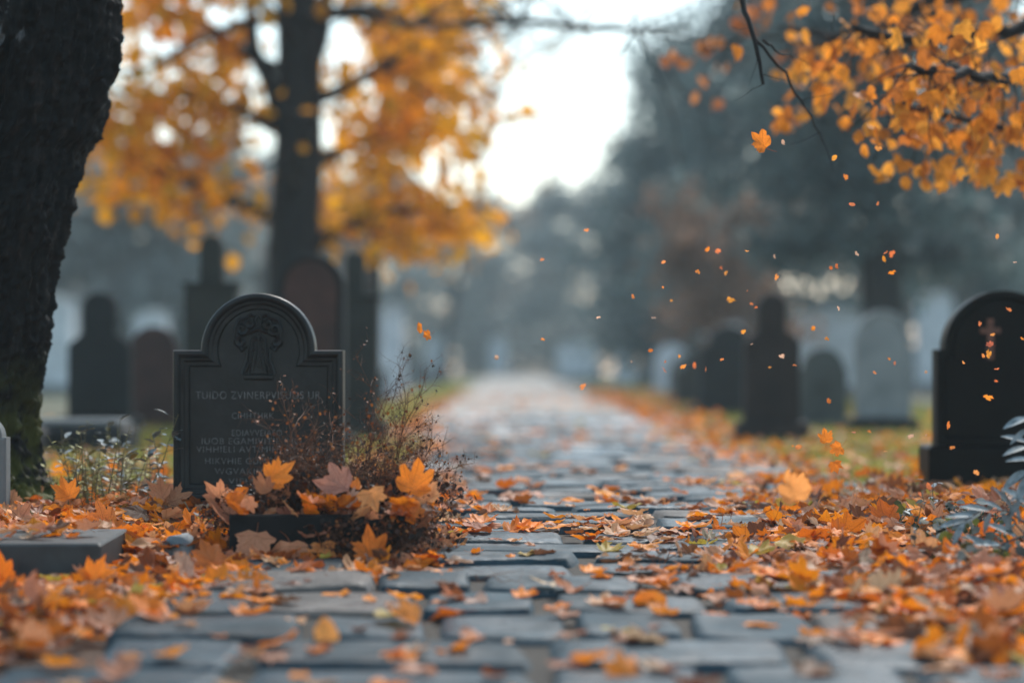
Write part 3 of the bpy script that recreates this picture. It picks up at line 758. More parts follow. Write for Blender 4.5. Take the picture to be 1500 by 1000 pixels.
# ------------------------------------------------------------------ single leaves
def leaf_shape(kind, seed, rings, curl=1.0):
    r = random.Random(seed)
    if kind == 'maple':
        axes = [(90, 1.0), (48, .86), (132, .84), (2, .6), (178, .58)]
        prm = []
        keys = [(-70, .16), (-40, .34), (-20, .42), (2, .62), (14, .56), (20, .60), (27, .50), (36, .68), (42, .72), (48, .86), (55, .76), (61, .74), (68, .58), (76, .74), (82, .80), (90, .96),
                (98, .80), (104, .73), (112, .57), (119, .71), (125, .74), (132, .84), (138, .70), (144, .66), (153, .49), (160, .56), (166, .56), (178, .60), (200, .42), (220, .33), (250, .15)]
        pts = [(a+r.gauss(0, 1.5), q*(1+r.gauss(0, .06)), min(1, max(0, 1 if any(abs(a-ax) < .1 for ax, _ in axes) else 0))) for a, q in keys]
    else:
        pts = []
        for i in range(16):
            a = -90+360*i/16
            t = math.radians(a)
            x = 0.36*math.cos(t)*(1+r.gauss(0, .07)); y = 0.5+0.52*math.sin(t)*(1+r.gauss(0, .03))
            if i == 8: y += .10
            x, y = x, y-0.35
            pts.append((math.degrees(math.atan2(y, x)), math.hypot(x, y), 1 if i in (0, 8) else 0))
        if kind == 'torn':
            pts = [(a, q*(0.55 if i % 5 == 2 else r.uniform(.7, 1.15)), v) for i, (a, q, v) in enumerate(pts)]
    cup = r.uniform(-.4, .8)*curl; fold = r.uniform(-.1, .5)*curl; roll = r.uniform(-.6, .6)*curl; ph = r.uniform(0, 6)
    rg = {1: [1.0], 2: [.55, 1.0], 3: [.35, .7, 1.0]}[rings]
    V = [(0, 0, 0)]; VE = [1.0]
    for rho in rg:
        for a, q, v in pts:
            t = math.radians(a); x = q*rho*math.cos(t); y = q*rho*math.sin(t)
            V.append((x, y, 0)); VE.append(float(v))
    n = len(pts); T = []
    for i in range(n):
        j = (i+1) % n; T.append((0, 1+i, 1+j))
        for k_ in range(len(rg)-1):
            a, b, c_, d_ = 1+k_*n+i, 1+k_*n+j, 1+(k_+1)*n+j, 1+(k_+1)*n+i
            T.append((a, d_, c_)); T.append((a, c_, b))
    out = []
    for x, y, _ in V:
        q = x*x+y*y
        z = cup*q*0.6+fold*abs(x)*0.6+roll*x*y*0.9+0.07*math.sin(x*9+ph)*math.sin(y*8+ph*2)+noise.noise(Vector((x*3+seed, y*3, 2)))*0.16*math.sqrt(q)
        out.append((x*0.72, y*0.72, z*0.72))     # unit = leaf about 1 long
    # petiole
    if kind == 'maple' and rings >= 2:
        b0 = len(out); yb = -0.02; Lp = r.uniform(.35, .6); bend = r.uniform(-.25, .25)
        for i in range(5):
            t = i/4
            for sx_, sz_ in ((-.010, 0), (.010, 0), (0, .014)):
                out.append((sx_+bend*t*t, yb-Lp*t, sz_+0.12*t*t*cup+.0)); VE.append(1.0)
        for i in range(4):
            for k_ in range(3):
                a = b0+i*3+k_; b = b0+i*3+(k_+1) % 3
                T.append((a, b, b+3)); T.append((a, b+3, a+3))
    return np.array(out, np.float32), np.array(T, np.int32), np.array(VE, np.float32)

hi = [leaf_shape('maple', s, 3) for s in range(9)]+[leaf_shape('oval', 50+s, 3) for s in range(4)]
mid = [leaf_shape('maple', s, 2) for s in range(9)]+[leaf_shape('oval', 50+s, 2) for s in range(4)]
lo = [leaf_shape('oval', 70+s, 1) for s in range(6)]
kinds = ['lobed']*9+['oval']*4
hi += [leaf_shape('torn', 90+s, 3) for s in range(4)]+[leaf_shape('maple', 20+s, 3, 1.9) for s in range(9)]
hi_mesh = []
for V, T, VE in hi:
    me = np_mesh('leaf', V, T, {'vein': VE}); me.materials.append(M_LEAF_O); me.polygons.foreach_set('use_smooth', [True]*len(me.polygons)); hi_mesh.append(me)
PAL = [('bright orange', (0.92, 0.28, 0.015), 33), ('deep orange', (0.70, 0.18, 0.015), 16), ('rust brown', (0.30, 0.085, 0.02), 15), ('faded peach', (0.60, 0.28, 0.14), 28), ('pale buff', (0.50, 0.33, 0.23), 7), ('dull brown', (0.16, 0.07, 0.04), 9), ('yellow ochre', (0.52, 0.36, 0.06), 3)]
PW = [p[2] for p in PAL]

def _old(y):
    return 1877.26/(F*((H+DIP*8)/y-DIP)) if y < 8 else y
def left_edge(y):
    yo = _old(y); return left0(yo)*y/yo
def right_edge(y):
    yo = _old(y); return right0(yo)*y/yo
def left0(y): return float(np.interp(y, [3.5, 4.2, 4.7, 5.1, 5.5, 5.7, 6.3, 7, 8.5, 10, 18, 30, 60], [-0.95, -0.85, -0.78, -0.68, -0.45, -0.26, -0.18, -0.14, -0.24, -0.35, -0.62, -0.8, -0.95]))
def right0(y): return float(np.interp(y, [3.5, 4.2, 4.7, 5.1, 5.7, 6.2, 6.8, 7.5, 8.5, 10, 16, 30, 60], [0.85, 0.74, 0.62, 0.50, 0.34, 0.36, 0.45, 0.62, 0.85, 1.0, 1.12, 1.25, 1.35]))
blocks = [(-2.08, -1.12, 6.5, 7.12, 0.1), (-0.81, -0.29, 6.84, 7.21, 0.115), (-1.16, -0.55, 8.1, 8.32, 0.1)]
def pile(x, y):
    if -2.1 < x < -0.1 and 6.0 < y < 6.95: return 0.012
    l, r_ = left_edge(y), right_edge(y)
    if x < l: h_ = min(1, (l-x)/0.35)
    elif x > r_: h_ = min(1, (x-r_)/0.45)
    else: h_ = 0
    return h_*(0.035+0.035*max(0, noise.noise(Vector((x*2.1, y*1.4, 0))))) if y < 11 else 0.02*h_
# (name, lo distance) density of leaves per square metre
litter = []
rl = random.Random(99)
def try_add(x, y, dens_fn):
    for bx0, bx1, by0, by1, bz in blocks:
        if bx0 < x < bx1 and by0 < y < by1: return
    p = dens_fn(x, y)
    if rl.random() > p: return
    inpath = left_edge(y) < x < right_edge(y)
    h_ = pile(x, y)
    big = rl.random()
    size = rl.uniform(0.066, 0.12) if big < 0.75 else rl.uniform(0.035, 0.06)
    if inpath: tilt = abs(rl.gauss(0, 0.13)); z = 0.034+rl.uniform(0, .012)
    else: tilt = abs(rl.gauss(0.15, 0.5)); z = 0.02+h_*rl.uniform(0.2, 1.4)
    litter.append((x, y, z+GZ(y), size, rl.uniform(0, 2*PI), rl.uniform(0, 2*PI), min(tilt, 1.2)))
def dens(x, y):
    l, r_ = left_edge(y), right_edge(y)
    n_ = noise.noise(Vector((x*1.7, y*1.1, 7)))
    if x < l:
        f = 1.0 if x > l-1.6 else 0.55
        if y > 8.6 and x < -0.75: f = 0.16 if y < 15 else (0.5 if x > l-.28 else 0.06)
        return f
    if x > r_:
        f = 1.0
        if y > 9.2 and x > 1.25+0.05*(y-9): f = 0.22 if y < 17 else (0.6 if x < r_+.45 else 0.07)
        return f
    e = min(x-l, r_-x)
    base = 0.04+0.30*math.exp(-e/0.10)
    if y > 11: return base*0.5+(0.25 if y < 17 else 0.12)*max(0, n_)
    if y < 6.15: return 0.075+0.25*math.exp(-e/0.10)+0.5*max(0, n_-0.25)
    return max(0.02, base+1.1*max(0, n_-0.18))
A_near = 0
def scatter(y0, y1, per_m2):
    n = 0
    # sample uniformly in the visible wedge
    y = y0
    step = 0.25 if y0 < 12 else 1.0
    while y < y1:
        half_l = -0.235*(y+step)-0.9; half_r = 0.235*(y+step)+0.9
        half_l = max(half_l, -4.2); half_r = min(half_r, 4.6)
        cnt = int((half_r-half_l)*step*per_m2)
        for _ in range(cnt): try_add(rl.uniform(half_l, half_r), y+rl.uniform(0, step), dens)
        y += step
scatter(4.4, 9.5, 430)
scatter(9.5, 20, 250)
scatter(20, 46, 90)
# leaves on top of the slab, kerb and trough rim
for (x0, x1, y0, y1, z, n_) in ((-1.5, -1.18, 6.62, 7.08, 0.05, 30),):
    for _ in range(n_):
        xx = rl.uniform(x0, x1)
        litter.append((xx, rl.uniform(y0, y1), z+rl.uniform(0, .03), rl.uniform(.05, .09), rl.uniform(0, 6.28), rl.uniform(0, 6.28), abs(rl.gauss(0.1, .3))))
for _ in range(70):
    litter.append((rl.uniform(-0.80, -0.20), rl.gauss(6.78, .04), -0.03+rl.random()*0.03, rl.uniform(.05, .09), rl.uniform(0, 6.28), rl.uniform(0, 6.28), abs(rl.gauss(0.5, .4))))
for _ in range(46):
    litter.append((rl.uniform(-0.80, -0.22), rl.uniform(6.83, 7.02), rl.uniform(.10, .15), rl.uniform(.06, .10), rl.uniform(0, 6.28), rl.uniform(0, 6.28), abs(rl.gauss(0.7, .35))))
for _ in range(60):
    litter.append((rl.uniform(-1.2, -0.5), rl.uniform(7.25, 7.8), rl.uniform(.0, .04), rl.uniform(.06, .10), rl.uniform(0, 6.28), rl.uniform(0, 6.28), abs(rl.gauss(0.6, .35))))
def lrot(t):
    x, y, z, s_, yaw, axis, tilt = t
    return Matrix.Rotation(tilt, 3, Vector((math.cos(axis), math.sin(axis), 0))) @ Matrix.Rotation(yaw, 3, 'Z')
# rank by size in the picture
def shown(t):
    px = CX+F*t[0]/t[1]; py = HY-(t[2]-H)/t[1]*F
    if not (-10 < px < 1510 and py < 1012): return 0
    return t[3]*F/t[1]*(0.35+0.5*t[6]+0.4*(t[2]-GZ(t[1])-0.03)/0.07)
order = sorted(range(len(litter)), key=lambda i: -shown(litter[i]))
N_SINGLE = 270
single = set(order[:N_SINGLE])
def pal(r, y=5): return r.choices(PAL, PW)[0]
rc = random.Random(5)
def place_word(x, y):
    if y < 5.75: dd = 'at the very front'
    elif y < 6.7: dd = 'in the foreground'
    else: dd = 'further back'
    if x < left_edge(y):
        if 6.4 < y < 7.15 and x < -1.1: return 'lying on or against the flat ledger slab'
        if y < 6.0: return 'in the blurred drift at the front left corner' if x < -.8 else 'at the front left edge of the paving'
        if y < 6.9: return 'in the drift below the black planter trough'
        return 'in the drift between the old trunk and the crested headstone' if x < -.9 else 'in the drift beside the dry bush'
    if x > right_edge(y):
        if y < 5.75: return 'in the drift at the front right corner'
        if y < 6.8: return 'in the deep drift right of the paving'
        return 'in the drift leading to the black granite headstone'
    side = 'left half' if x < (left_edge(y)+right_edge(y))/2 else 'right half'
    return 'flat on the %s of the paving %s' % (side, dd)
VV = []; TT = []; CC = []; EE = []; off = 0
for i, t in enumerate(litter):
    cn, cv, _ = pal(rc)
    v = rc.uniform(0.8, 1.15); cv = (cv[0]*v, cv[1]*v*rc.uniform(.88, 1.12), cv[2]*v)
    if i in single:
        j = rc.randrange(13)
        o = bpy.data.objects.new('fallen_leaf', hi_mesh[j]); COL.objects.link(o)
        o.matrix_world = Matrix.Translation(t[:3]) @ lrot(t).to_4x4() @ Matrix.Scale(t[3]*1.08, 4)
        o.color = (*cv, 1)
        prop(o, '%s %s leaf %s' % (cn, kinds[j], place_word(t[0], t[1])), 'leaf', 'fallen leaves on the ground')
    else:
        src = mid[rc.randrange(13)] if t[1] < 10.5 else lo[rc.randrange(6)]
        sc = t[3]*(1.0 if t[1] < 10.5 else (1.2 if t[1] < 20 else 1.7))
        Rm = np.array(lrot(t))
        V = (src[0]*sc) @ Rm.T + np.array(t[:3])
        VV.append(V); TT.append(src[1]+off); CC.append(np.tile(cv, (len(V), 1))); EE.append(src[2]); off += len(V)
lit = link('leaf_litter', np_mesh('leaf_litter', np.concatenate(VV), np.concatenate(TT), {'tint': np.concatenate(CC), 'vein': np.concatenate(EE)}), M_LEAF_A, smooth=True)
prop(lit, 'thick litter of small orange and brown leaves along both sides of the path', 'leaf litter', kind='stuff')
print('litter', len(litter))

def one_leaf(px, py, d, size_px, col, label, j, rot, name='leaf', mat=None, group=None, cat='leaf'):
    """a leaf of its own: rot = (tilt towards the camera, roll, yaw)"""
    me = hi_mesh[j]
    if mat:
        key = 'fly%d' % j
        if key not in fly_cache:
            m2 = me.copy(); m2.materials.clear(); m2.materials.append(mat); fly_cache[key] = m2
        me = fly_cache[key]
    o = bpy.data.objects.new(name, me); COL.objects.link(o)
    s_ = size_px*0.92*d/F
    o.matrix_world = Matrix.Translation(at(px, py, d)) @ Matrix.Rotation(rot[1], 4, 'Z') @ Matrix.Rotation(rot[0], 4, 'X') @ Matrix.Rotation(rot[2], 4, 'Z') @ Matrix.Scale(s_, 4); o.color = (*col, 1)
    prop(o, label, cat, group); return o
fly_cache = {}
OR = (0.90, 0.27, 0.03); PE = (0.66, 0.28, 0.14); RU = (0.42, 0.12, 0.03); PB = (0.75, 0.50, 0.34); OD = (0.80, 0.22, 0.02)
# named leaves caught in and around the bush: (px, py, d, size, colour, label, shape, rot)
spec = [
 (398, 700, 6.62, 52, OR, 'bright orange maple leaf caught high on the dry bush against the headstone', 0, (R(75), 0.1, R(-60))),
 (322, 735, 6.75, 46, PE, 'peach brown leaf propped upright left of the dry bush', 1, (R(70), 0.2, R(40))),
 (505, 715, 6.62, 62, (0.52, 0.24, 0.17), 'big dusty pink leaf lying in the middle of the bush', 2, (R(40), -0.1, R(80))),
 (543, 722, 6.58, 48, (0.85, 0.36, 0.12), 'light orange leaf beside the dusty pink one in the bush', 3, (R(72), 0, R(200))),
 (602, 716, 6.66, 62, OR, 'large bright orange leaf on the right side of the bush', 4, (R(70), 0.1, R(-20))),
 (590, 745, 6.62, 46, OD, 'deep orange leaf below the large bright one in the bush', 5, (R(80), 0.3, R(160))),
 (425, 800, 6.55, 70, PE, 'faded peach leaf draped over the front of the trough', 6, (R(62), -0.1, R(185))),
 (375, 785, 6.56, 66, (0.58, 0.25, 0.13), 'wide faded leaf hanging over the left corner of the trough', 7, (R(50), 0.1, R(170))),
 (470, 800, 6.54, 46, (0.74, 0.28, 0.08), 'orange lobed leaf hanging over the middle of the trough', 8, (R(78), 0.1, R(190))),
 (545, 818, 6.50, 62, (0.82, 0.24, 0.04), 'broad orange leaf standing against the right of the trough', 0, (R(78), 0.1, R(10))),
 (578, 832, 6.48, 40, OD, 'deep orange leaf folded beside the right end of the trough', 3, (R(70), 0.5, R(30))),
 (430, 762, 6.66, 48, (0.40, 0.17, 0.11), 'brown leaf resting in the dark lower part of the bush', 2, (R(40), 0.3, R(120))),
 (500, 760, 6.64, 50, (0.36, 0.13, 0.06), 'rust leaf sunk among the twigs above the trough', 6, (R(50), -0.3, R(30))),
 (450, 780, 6.60, 56, (0.5, 0.2, 0.11), 'crumpled peach leaf on the rim of the trough', 4, (R(35), 0.2, R(240))),
 (345, 770, 6.7, 60, (0.52, 0.23, 0.13), 'crumpled brown leaf at the left rim of the trough', 5, (R(30), 0.2, R(60))),
 (310, 822, 6.35, 56, (0.5, 0.15, 0.03), 'rust orange leaf leaning on the left end of the trough', 7, (R(60), 0.2, R(20))),
 (238, 728, 8.0, 40, PE, 'peach leaf among the weed stems left of the headstone', 1, (R(60), 0.2, R(50))),
 (100, 727, 7.9, 44, OR, 'orange leaf standing at the mossy foot of the trunk', 3, (R(75), 0.1, R(20))),
 (160, 770, 7.6, 58, (0.8, 0.25, 0.05), 'curled orange leaf between trunk and headstone', 2, (R(40), 0.5, R(70))),
 (135, 850, 5.85, 52, OR, 'orange leaf leaning on the front corner of the ledger slab', 8, (R(70), 0.2, R(-30))),
 (2, 845, 5.65, 50, OD, 'deep orange leaf against the ledger slab at the left border', 0, (R(80), 0.0, R(0))),
 (960, 880, 5.30, 62, OR, 'round bright orange leaf standing on the middle of the paving', 9, (R(68), 0.05, R(95))),
 (478, 938, 4.62, 66, (0.9, 0.36, 0.09), 'blurred rounded orange leaf upright on the paving at the front', 10, (R(70), 0.1, R(5))),
 (673, 878, 5.48, 46, (0.5, 0.13, 0.03), 'rust leaf with curled edges on the paving left of centre', 4, (R(12), 0.4, R(80))),
 (605, 912, 5.02, 56, (0.85, 0.32, 0.08), 'flat light orange leaf on the front paving', 1, (R(22), 0.1, R(70))),
 (915, 990, 4.1, 66, OR, 'blurred orange leaf cut by the bottom border right of centre', 6, (R(70), 0.1, R(10))),
 (1265, 825, 6.3, 64, OR, 'large orange leaf lying on the right drift', 7, (R(35), 0.1, R(40))),
 (1405, 835, 6.1, 66, OD, 'deep orange leaf upright in the right drift below the silver shrub', 2, (R(60), 0.4, R(15))),
 (1340, 868, 5.6, 62, OR, 'orange leaf with wavy rim on the right drift', 5, (R(35), -0.1, R(120))),
 (1475, 885, 5.4, 54, OR, 'orange leaf leaning in the drift near the right border', 8, (R(65), 0.3, R(60))),
 (1317, 714, 9.4, 34, (0.85, 0.25, 0.03), 'blurred orange leaf at the foot of the black granite headstone', 3, (R(70), 0.1, R(30))),
 (840, 862, 5.75, 56, (0.45, 0.14, 0.04), 'rust leaf flat on the paving right of centre', 0, (R(14), 0.1, R(120))),
]
for s_ in spec:
    if any(w_ in s_[5] for w_ in ('paving', 'drift', 'bottom border')): s_ = s_[:2]+((H-0.036+DIP*8)/((s_[1]-HY)/F+DIP),)+s_[3:]
    elif s_[2] < 6.9: s_ = s_[:2]+(s_[2]+0.27+(0.1 if 'ledger' in s_[5] else 0),)+s_[3:]
    if 'ledger' in s_[5]: s_ = s_[:2]+(6.42,)+s_[3:]
    one_leaf(s_[0], s_[1], s_[2], s_[3]*1.12, s_[4], s_[5], s_[6]+17 if s_[6] < 9 else s_[6], s_[7], 'maple_leaf')
rq = random.Random(41)
for i in range(34):
    px_ = rq.uniform(345, 615); cc = rq.choice([(0.5, 0.2, 0.09), (0.6, 0.26, 0.13), (0.36, 0.13, 0.05), (0.75, 0.26, 0.06)])
    one_leaf(px_, rq.uniform(715, 800), rq.uniform(6.86, 7.1), rq.uniform(34, 54), cc, 'curled dead leaf tangled among the twigs of the dry bush', 17+rq.randrange(9), (R(50)+rq.gauss(0, .6), rq.gauss(0, .9), rq.uniform(0, 6.28)), 'maple_leaf', None, 'dead leaves tangled in the bush')

# airborne leaves: (px, py, size, pale?)
fly = [(1223,230,11,0),(1239,260,14,0),(1285,218,13,0),(1286,298,8,0),(858,337,9,0),(795,380,8,0),(973,383,9,0),(1037,364,12,0),(1050,366,9,0),(1093,367,9,0),(1135,376,9,1),(1056,392,8,0),(1064,399,8,0),
 (1023,398,10,0),(1137,407,12,0),(1254,371,12,1),(1225,390,11,0),(1217,394,6,0),(1297,371,10,0),(1307,370,13,0),(1294,378,10,0),(1305,399,13,0),(971,420,7,0),(1094,426,8,0),(927,434,10,0),(1069,439,15,0),(1101,445,8,0),
 (1108,450,8,0),(877,464,9,1),(957,466,10,1),(984,440,6,0),(1090,485,13,0),(796,497,9,0),(1229,452,8,1),(1193,481,8,0),(1212,496,12,0),(1102,503,6,1),(954,513,8,0),(925,530,7,1),(974,530,8,0),(972,540,16,0),(995,522,8,0),
 (1003,535,12,0),(1017,537,12,0),(1034,542,11,0),(1058,526,10,0),(1145,522,12,1),(1127,538,7,0),(1165,535,9,0),(1303,526,7,0),(1311,531,7,0),(1282,546,8,0),(1357,546,8,1),(855,565,12,0),(1213,589,12,0),(729,524,8,1),
 (1168,655,13,0),(1161,653,7,0),(1250,633,7,0),(1274,632,7,0),(1335,638,12,1),(1298,661,9,0),(1361,714,11,0),(1348,724,10,0),(1430,693,11,0),(1389,624,14,0),(1395,655,12,0),(1448,520,16,0),(1446,581,15,0),(1460,558,9,0),
 (1459,540,10,0),(1411,530,9,0),(1435,475,10,0),(1479,454,11,0),(1453,490,11,0),(1452,506,10,0),(1440,520,10,0),(1497,495,8,0),(1461,345,8,0),(1486,384,7,1),(1146,207,9,1),(1357,637,6,1),(1250,300,12,0)]
rf = random.Random(17)
for px, py, sz, pale in fly:
    d = rf.uniform(7.0, 8.3)
    if px > 1350: d = rf.uniform(7.0, 7.9)
    v = rf.uniform(0.85, 1.1)
    colr = (PB[0]*v*1.1, PB[1]*v, PB[2]*v) if pale else (0.95*v, rf.uniform(.24, .40)*v, rf.uniform(.03, .12))
    zone = 'over the path' if px < 1060 else ('in front of the dark conifers' if py < 420 else ('before the black granite headstone' if px > 1365 else 'before the blurred graves on the right'))
    one_leaf(px, py, d, sz*rf.uniform(.95, 1.45), colr, '%s scrap of leaf drifting in the air %s' % ('tiny pale' if pale else 'tiny orange', zone), rf.choice([13, 14, 15, 16, 9, 13, 14, 3]), (R(90)+rf.gauss(0, .5), rf.gauss(0, .6), rf.uniform(0, 6.28)), 'drifting_leaf', M_FLY, 'leaf scraps drifting in the air')
sp2 = [(1119, 214, 46, OR, 'orange oak like leaf falling high in front of the dark conifers', 1, (R(80), 0.3, R(50)), 7.6),
 (1210, 645, 32, OR, 'orange leaf falling left of its close neighbour above the right grass', 4, (R(85), 0.4, R(10)), 7.5),
 (1230, 655, 30, OR, 'orange leaf falling just right of its twin above the grass', 7, (R(85), 0, R(120)), 7.5),
 (1222, 678, 28, OD, 'orange leaf lowest of the three falling above the grass', 2, (R(80), 0, R(200)), 7.5),
 (614, 483, 26, OR, 'curled orange leaf falling right of the headstones over the path', 12, (R(85), .9, R(20)), 7.7),
 (628, 491, 22, OR, 'torn orange leaf hanging below the curled one in the air', 3, (R(80), .5, R(100)), 7.7),
 (1164, 728, 72, (0.95, 0.40, 0.12), 'large pale orange leaf tumbling just above the paving on the right', 0, (R(80), .3, R(20)), 6.35),
 (1196, 738, 26, (0.05, 0.06, 0.07), 'dark slate coloured scrap beside the large tumbling leaf', 11, (R(70), R(70), 0.3), 6.3)]
for px, py, sz, cl, lab, j, rot, d in sp2: one_leaf(px, py, d, sz*0.95, cl, lab, j, rot, 'falling_leaf', M_FLY)

# ------------------------------------------------------------------ dry bush
def bush():
    r = random.Random(12); D = 7.1; kk = F/D
    bx = at(480, 0, D).x
    root = empty('dry_bush', (bx, D, 0.05), 'dry red brown twiggy bush growing from the black trough before the headstone', 'bush')
    W = lambda px, py, dd=0: Vector(((px-CX)/kk-bx, dd, H+(HY-py)/kk-0.05))
    m = MB(); tips = []; dense = []
    def twig(p, d, L, rad, lev, wob):
        n = 5 if lev < 2 else 3
        pts = [Vector(p)]; dd = Vector(d).normalized()
        for i in range(n):
            dd = (dd+Vector((r.gauss(0, wob), r.gauss(0, wob*.7), r.gauss(0, wob)))*0.6).normalized()
            pts.append(pts[-1]+dd*L/n)
        m.tube(pts, [rad*(1-.5*i/n) for i in range(n+1)], 3, False)
        if lev < 3:
            for i in range(1, n+1):
                for _ in range(2 if lev == 0 else (1 if r.random() < .85 else 2)):
                    a = r.uniform(-1, 1)
                    nd = (dd*0.7+Vector((r.gauss(0, .6), r.gauss(0, .5), r.gauss(.1, .6)))).normalized()
                    twig(pts[i], nd, L*r.uniform(.25, .5), rad*.6, lev+1, wob*1.1)
        else: tips.append(pts[-1])
        if lev >= 1: dense.extend(pts[1:])
    # main stems from root px to tip px
    stems = [(400, 800, 345, 740), (420, 800, 390, 690), (430, 800, 425, 625), (440, 800, 440, 622), (450, 800, 462, 640), (470, 800, 480, 650), (480, 800, 500, 645), (500, 805, 520, 640),
             (520, 805, 545, 640), (535, 805, 575, 600), (545, 805, 580, 592), (550, 805, 590, 640), (560, 805, 612, 650), (565, 805, 625, 665), (570, 810, 640, 690), (575, 810, 650, 700), (575, 815, 640, 740),
             (570, 820, 630, 770), (410, 800, 360, 730), (455, 800, 420, 640), (490, 800, 530, 668), (510, 800, 560, 660), (540, 810, 600, 700), (420, 790, 350, 740), (560, 815, 610, 800)]
    drop = [(r.uniform(500, 600), 790, r.uniform(495, 625), r.uniform(800, 838)) for _ in range(26)]
    for i in range(75):
        x0 = r.uniform(390, 580); x1 = x0+r.gauss(0, 36)+(x0-480)*.35
        x1 = min(640, max(345, x1))
        stems.append((x0, 800, x1, r.uniform(665 if x1 > 420 else 715, 765)))
    for x0, y0, x1, y1 in stems:
        p = W(x0, y0, r.uniform(-.10, .10)); q = W(x1, y1, r.uniform(-.13, .13))
        d = q-p; twig(p, d, d.length*1.02, 0.0022, 0, 0.22)
    for x0, y0, x1, y1 in drop:
        p = W(x0, y0, r.uniform(-.12, -.05)); q = W(x1, y1, r.uniform(-.30, -.2)); d = q-p; twig(p, d+Vector((0, 0, .04)), d.length, 0.0022, 0, 0.2)
    m.build('twigs', M_TWIG, root)
    pts = [tuple(t) for t in dense]
    V, T, C, VE = leaf_cloud(pts, (.006, .006, .006), 0.0095, 8500, [(0.30, 0.085, 0.022), (0.16, 0.05, 0.018), (0.05, 0.025, 0.014), (0.34, 0.12, 0.03), (0.03, 0.018, 0.012)], 8)
    # dark tangle near the base
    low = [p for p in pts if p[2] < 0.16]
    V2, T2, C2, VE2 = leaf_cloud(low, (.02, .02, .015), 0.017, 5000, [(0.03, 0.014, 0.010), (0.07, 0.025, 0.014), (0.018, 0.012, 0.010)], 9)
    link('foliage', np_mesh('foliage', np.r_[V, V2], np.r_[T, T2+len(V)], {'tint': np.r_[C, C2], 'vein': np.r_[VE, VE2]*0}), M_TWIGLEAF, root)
bush()

# ------------------------------------------------------------------ weeds
def weed(px, base_y, top_y, d, seed, label, top_col, lean=0, leafsize=0.02, group='weeds between trunk and headstone', nleaf=14):
    r = random.Random(seed); k = F/d
    gx_ = (px-CX)/k
    root = empty('weed', (gx_, d, GZ(d)), label, 'plant', group)
    Ht = H+(HY-top_y)/k-GZ(d)
    m = MB(); lv = MB(); pts = []
    for s_ in range(r.choice([1, 2, 2])):
        p = Vector((r.gauss(0, .015), r.gauss(0, .02), 0)); dd = Vector((lean+r.gauss(0, .12), r.gauss(0, .1), 1)).normalized()
        hh = Ht*(1 if s_ == 0 else r.uniform(.6, .85)); P = [p]
        for i in range(8):
            dd = (dd+Vector((r.gauss(0, .07), r.gauss(0, .05), 0))).normalized(); P.append(P[-1]+dd*hh/8)
        m.tube(P, [.0028*(1-.08*i) for i in range(9)], 4)
        for _ in range(nleaf):
            t = r.uniform(2.5, 8); i = min(7, int(t)); q = P[i].lerp(P[i+1], t-i)
            a = r.uniform(0, 6.28); up = r.uniform(-.1, .6); e = Vector((math.cos(a), math.sin(a)*.8, up)).normalized(); L = leafsize*r.uniform(.8, 1.7)
            if r.random() < .35:
                m.tube([q, q+e*0.03], [.0011, .0008], 3); q = q+e*0.03
            sd = e.cross(Vector((0, 0, 1))).normalized(); nrm = sd.cross(e)
            lv.add([q, q+e*L*.4+sd*L*.26+nrm*L*.06, q+e*L*.8+sd*L*.2+nrm*L*.03, q+e*L*1.1-nrm*L*.1, q+e*L*.8-sd*L*.2+nrm*L*.03, q+e*L*.4-sd*L*.26+nrm*L*.06, q+e*L*.5-nrm*L*.02],
                   [(0, 1, 6), (1, 2, 6), (2, 3, 6), (3, 4, 6), (4, 5, 6), (5, 0, 6)])
    m.build('stem', M_STEM, root)
    lv.build('leaves', top_col, root, smooth=True)
M_SILV = noise_mat('silver_leaf', (0.09, 0.125, 0.135), (0.27, 0.32, 0.34), 45, 0.55, 0.4, 160, spec=0.3, c3=(0.22, 0.17, 0.11), bdist=0.002)
M_OLV = noise_mat('olive_leaf', (0.15, 0.16, 0.035), (0.30, 0.27, 0.08), 25, 0.6, 0.15, 80)
wl = [(205, 596, 'tallest silver tipped weed left of the crested headstone', M_SILV, .02), (232, 632, 'silver leaved weed touching the left side of the headstone', M_SILV, 0), (158, 612, 'silver leaved weed leaning left near the trunk', M_SILV, -.1),
      (120, 628, 'pale leaved weed close to the trunk', M_SILV, -.1), (180, 640, 'olive weed in the middle of the clump', M_OLV, .05), (140, 655, 'short olive weed in the clump near the trunk', M_OLV, 0),
      (215, 650, 'short olive weed in the clump near the headstone', M_OLV, .1), (95, 660, 'low silver weed at the foot of the trunk', M_SILV, .1), (190, 620, 'thin silver weed behind the tallest one', M_SILV, 0), (170, 668, 'low olive weed with bare stems', M_OLV, -.15)]
for i, (x, y, lab, mt, ln) in enumerate(wl): weed(x, 750, y, 8.1+0.09*i, 60+i, lab, mt, ln, 0.032)
for i in range(34):
    r = random.Random(400+i)
    weed(r.uniform(80, 245), 750, r.uniform(612, 700), r.uniform(8.0, 9.2), 300+i, 'thin dry weed stem in the clump between trunk and headstone', r.choice([M_OLV, M_OLV, M_OLV, M_SILV]), r.gauss(0, .1), 0.016, nleaf=10)
for i, (x, y, d, lab) in enumerate([(1345, 738, 7.2, 'dry seedling with pale pods in the right drift'), (1362, 700, 8.0, 'small silver seedling before the black granite plinth'), (1330, 770, 6.8, 'short seedling at the left of the silver shrub')]):
    weed(x, 800, y, d, 80+i, lab, M_SILV, 0.1, 0.022, 'seedlings in the right drift', 7)

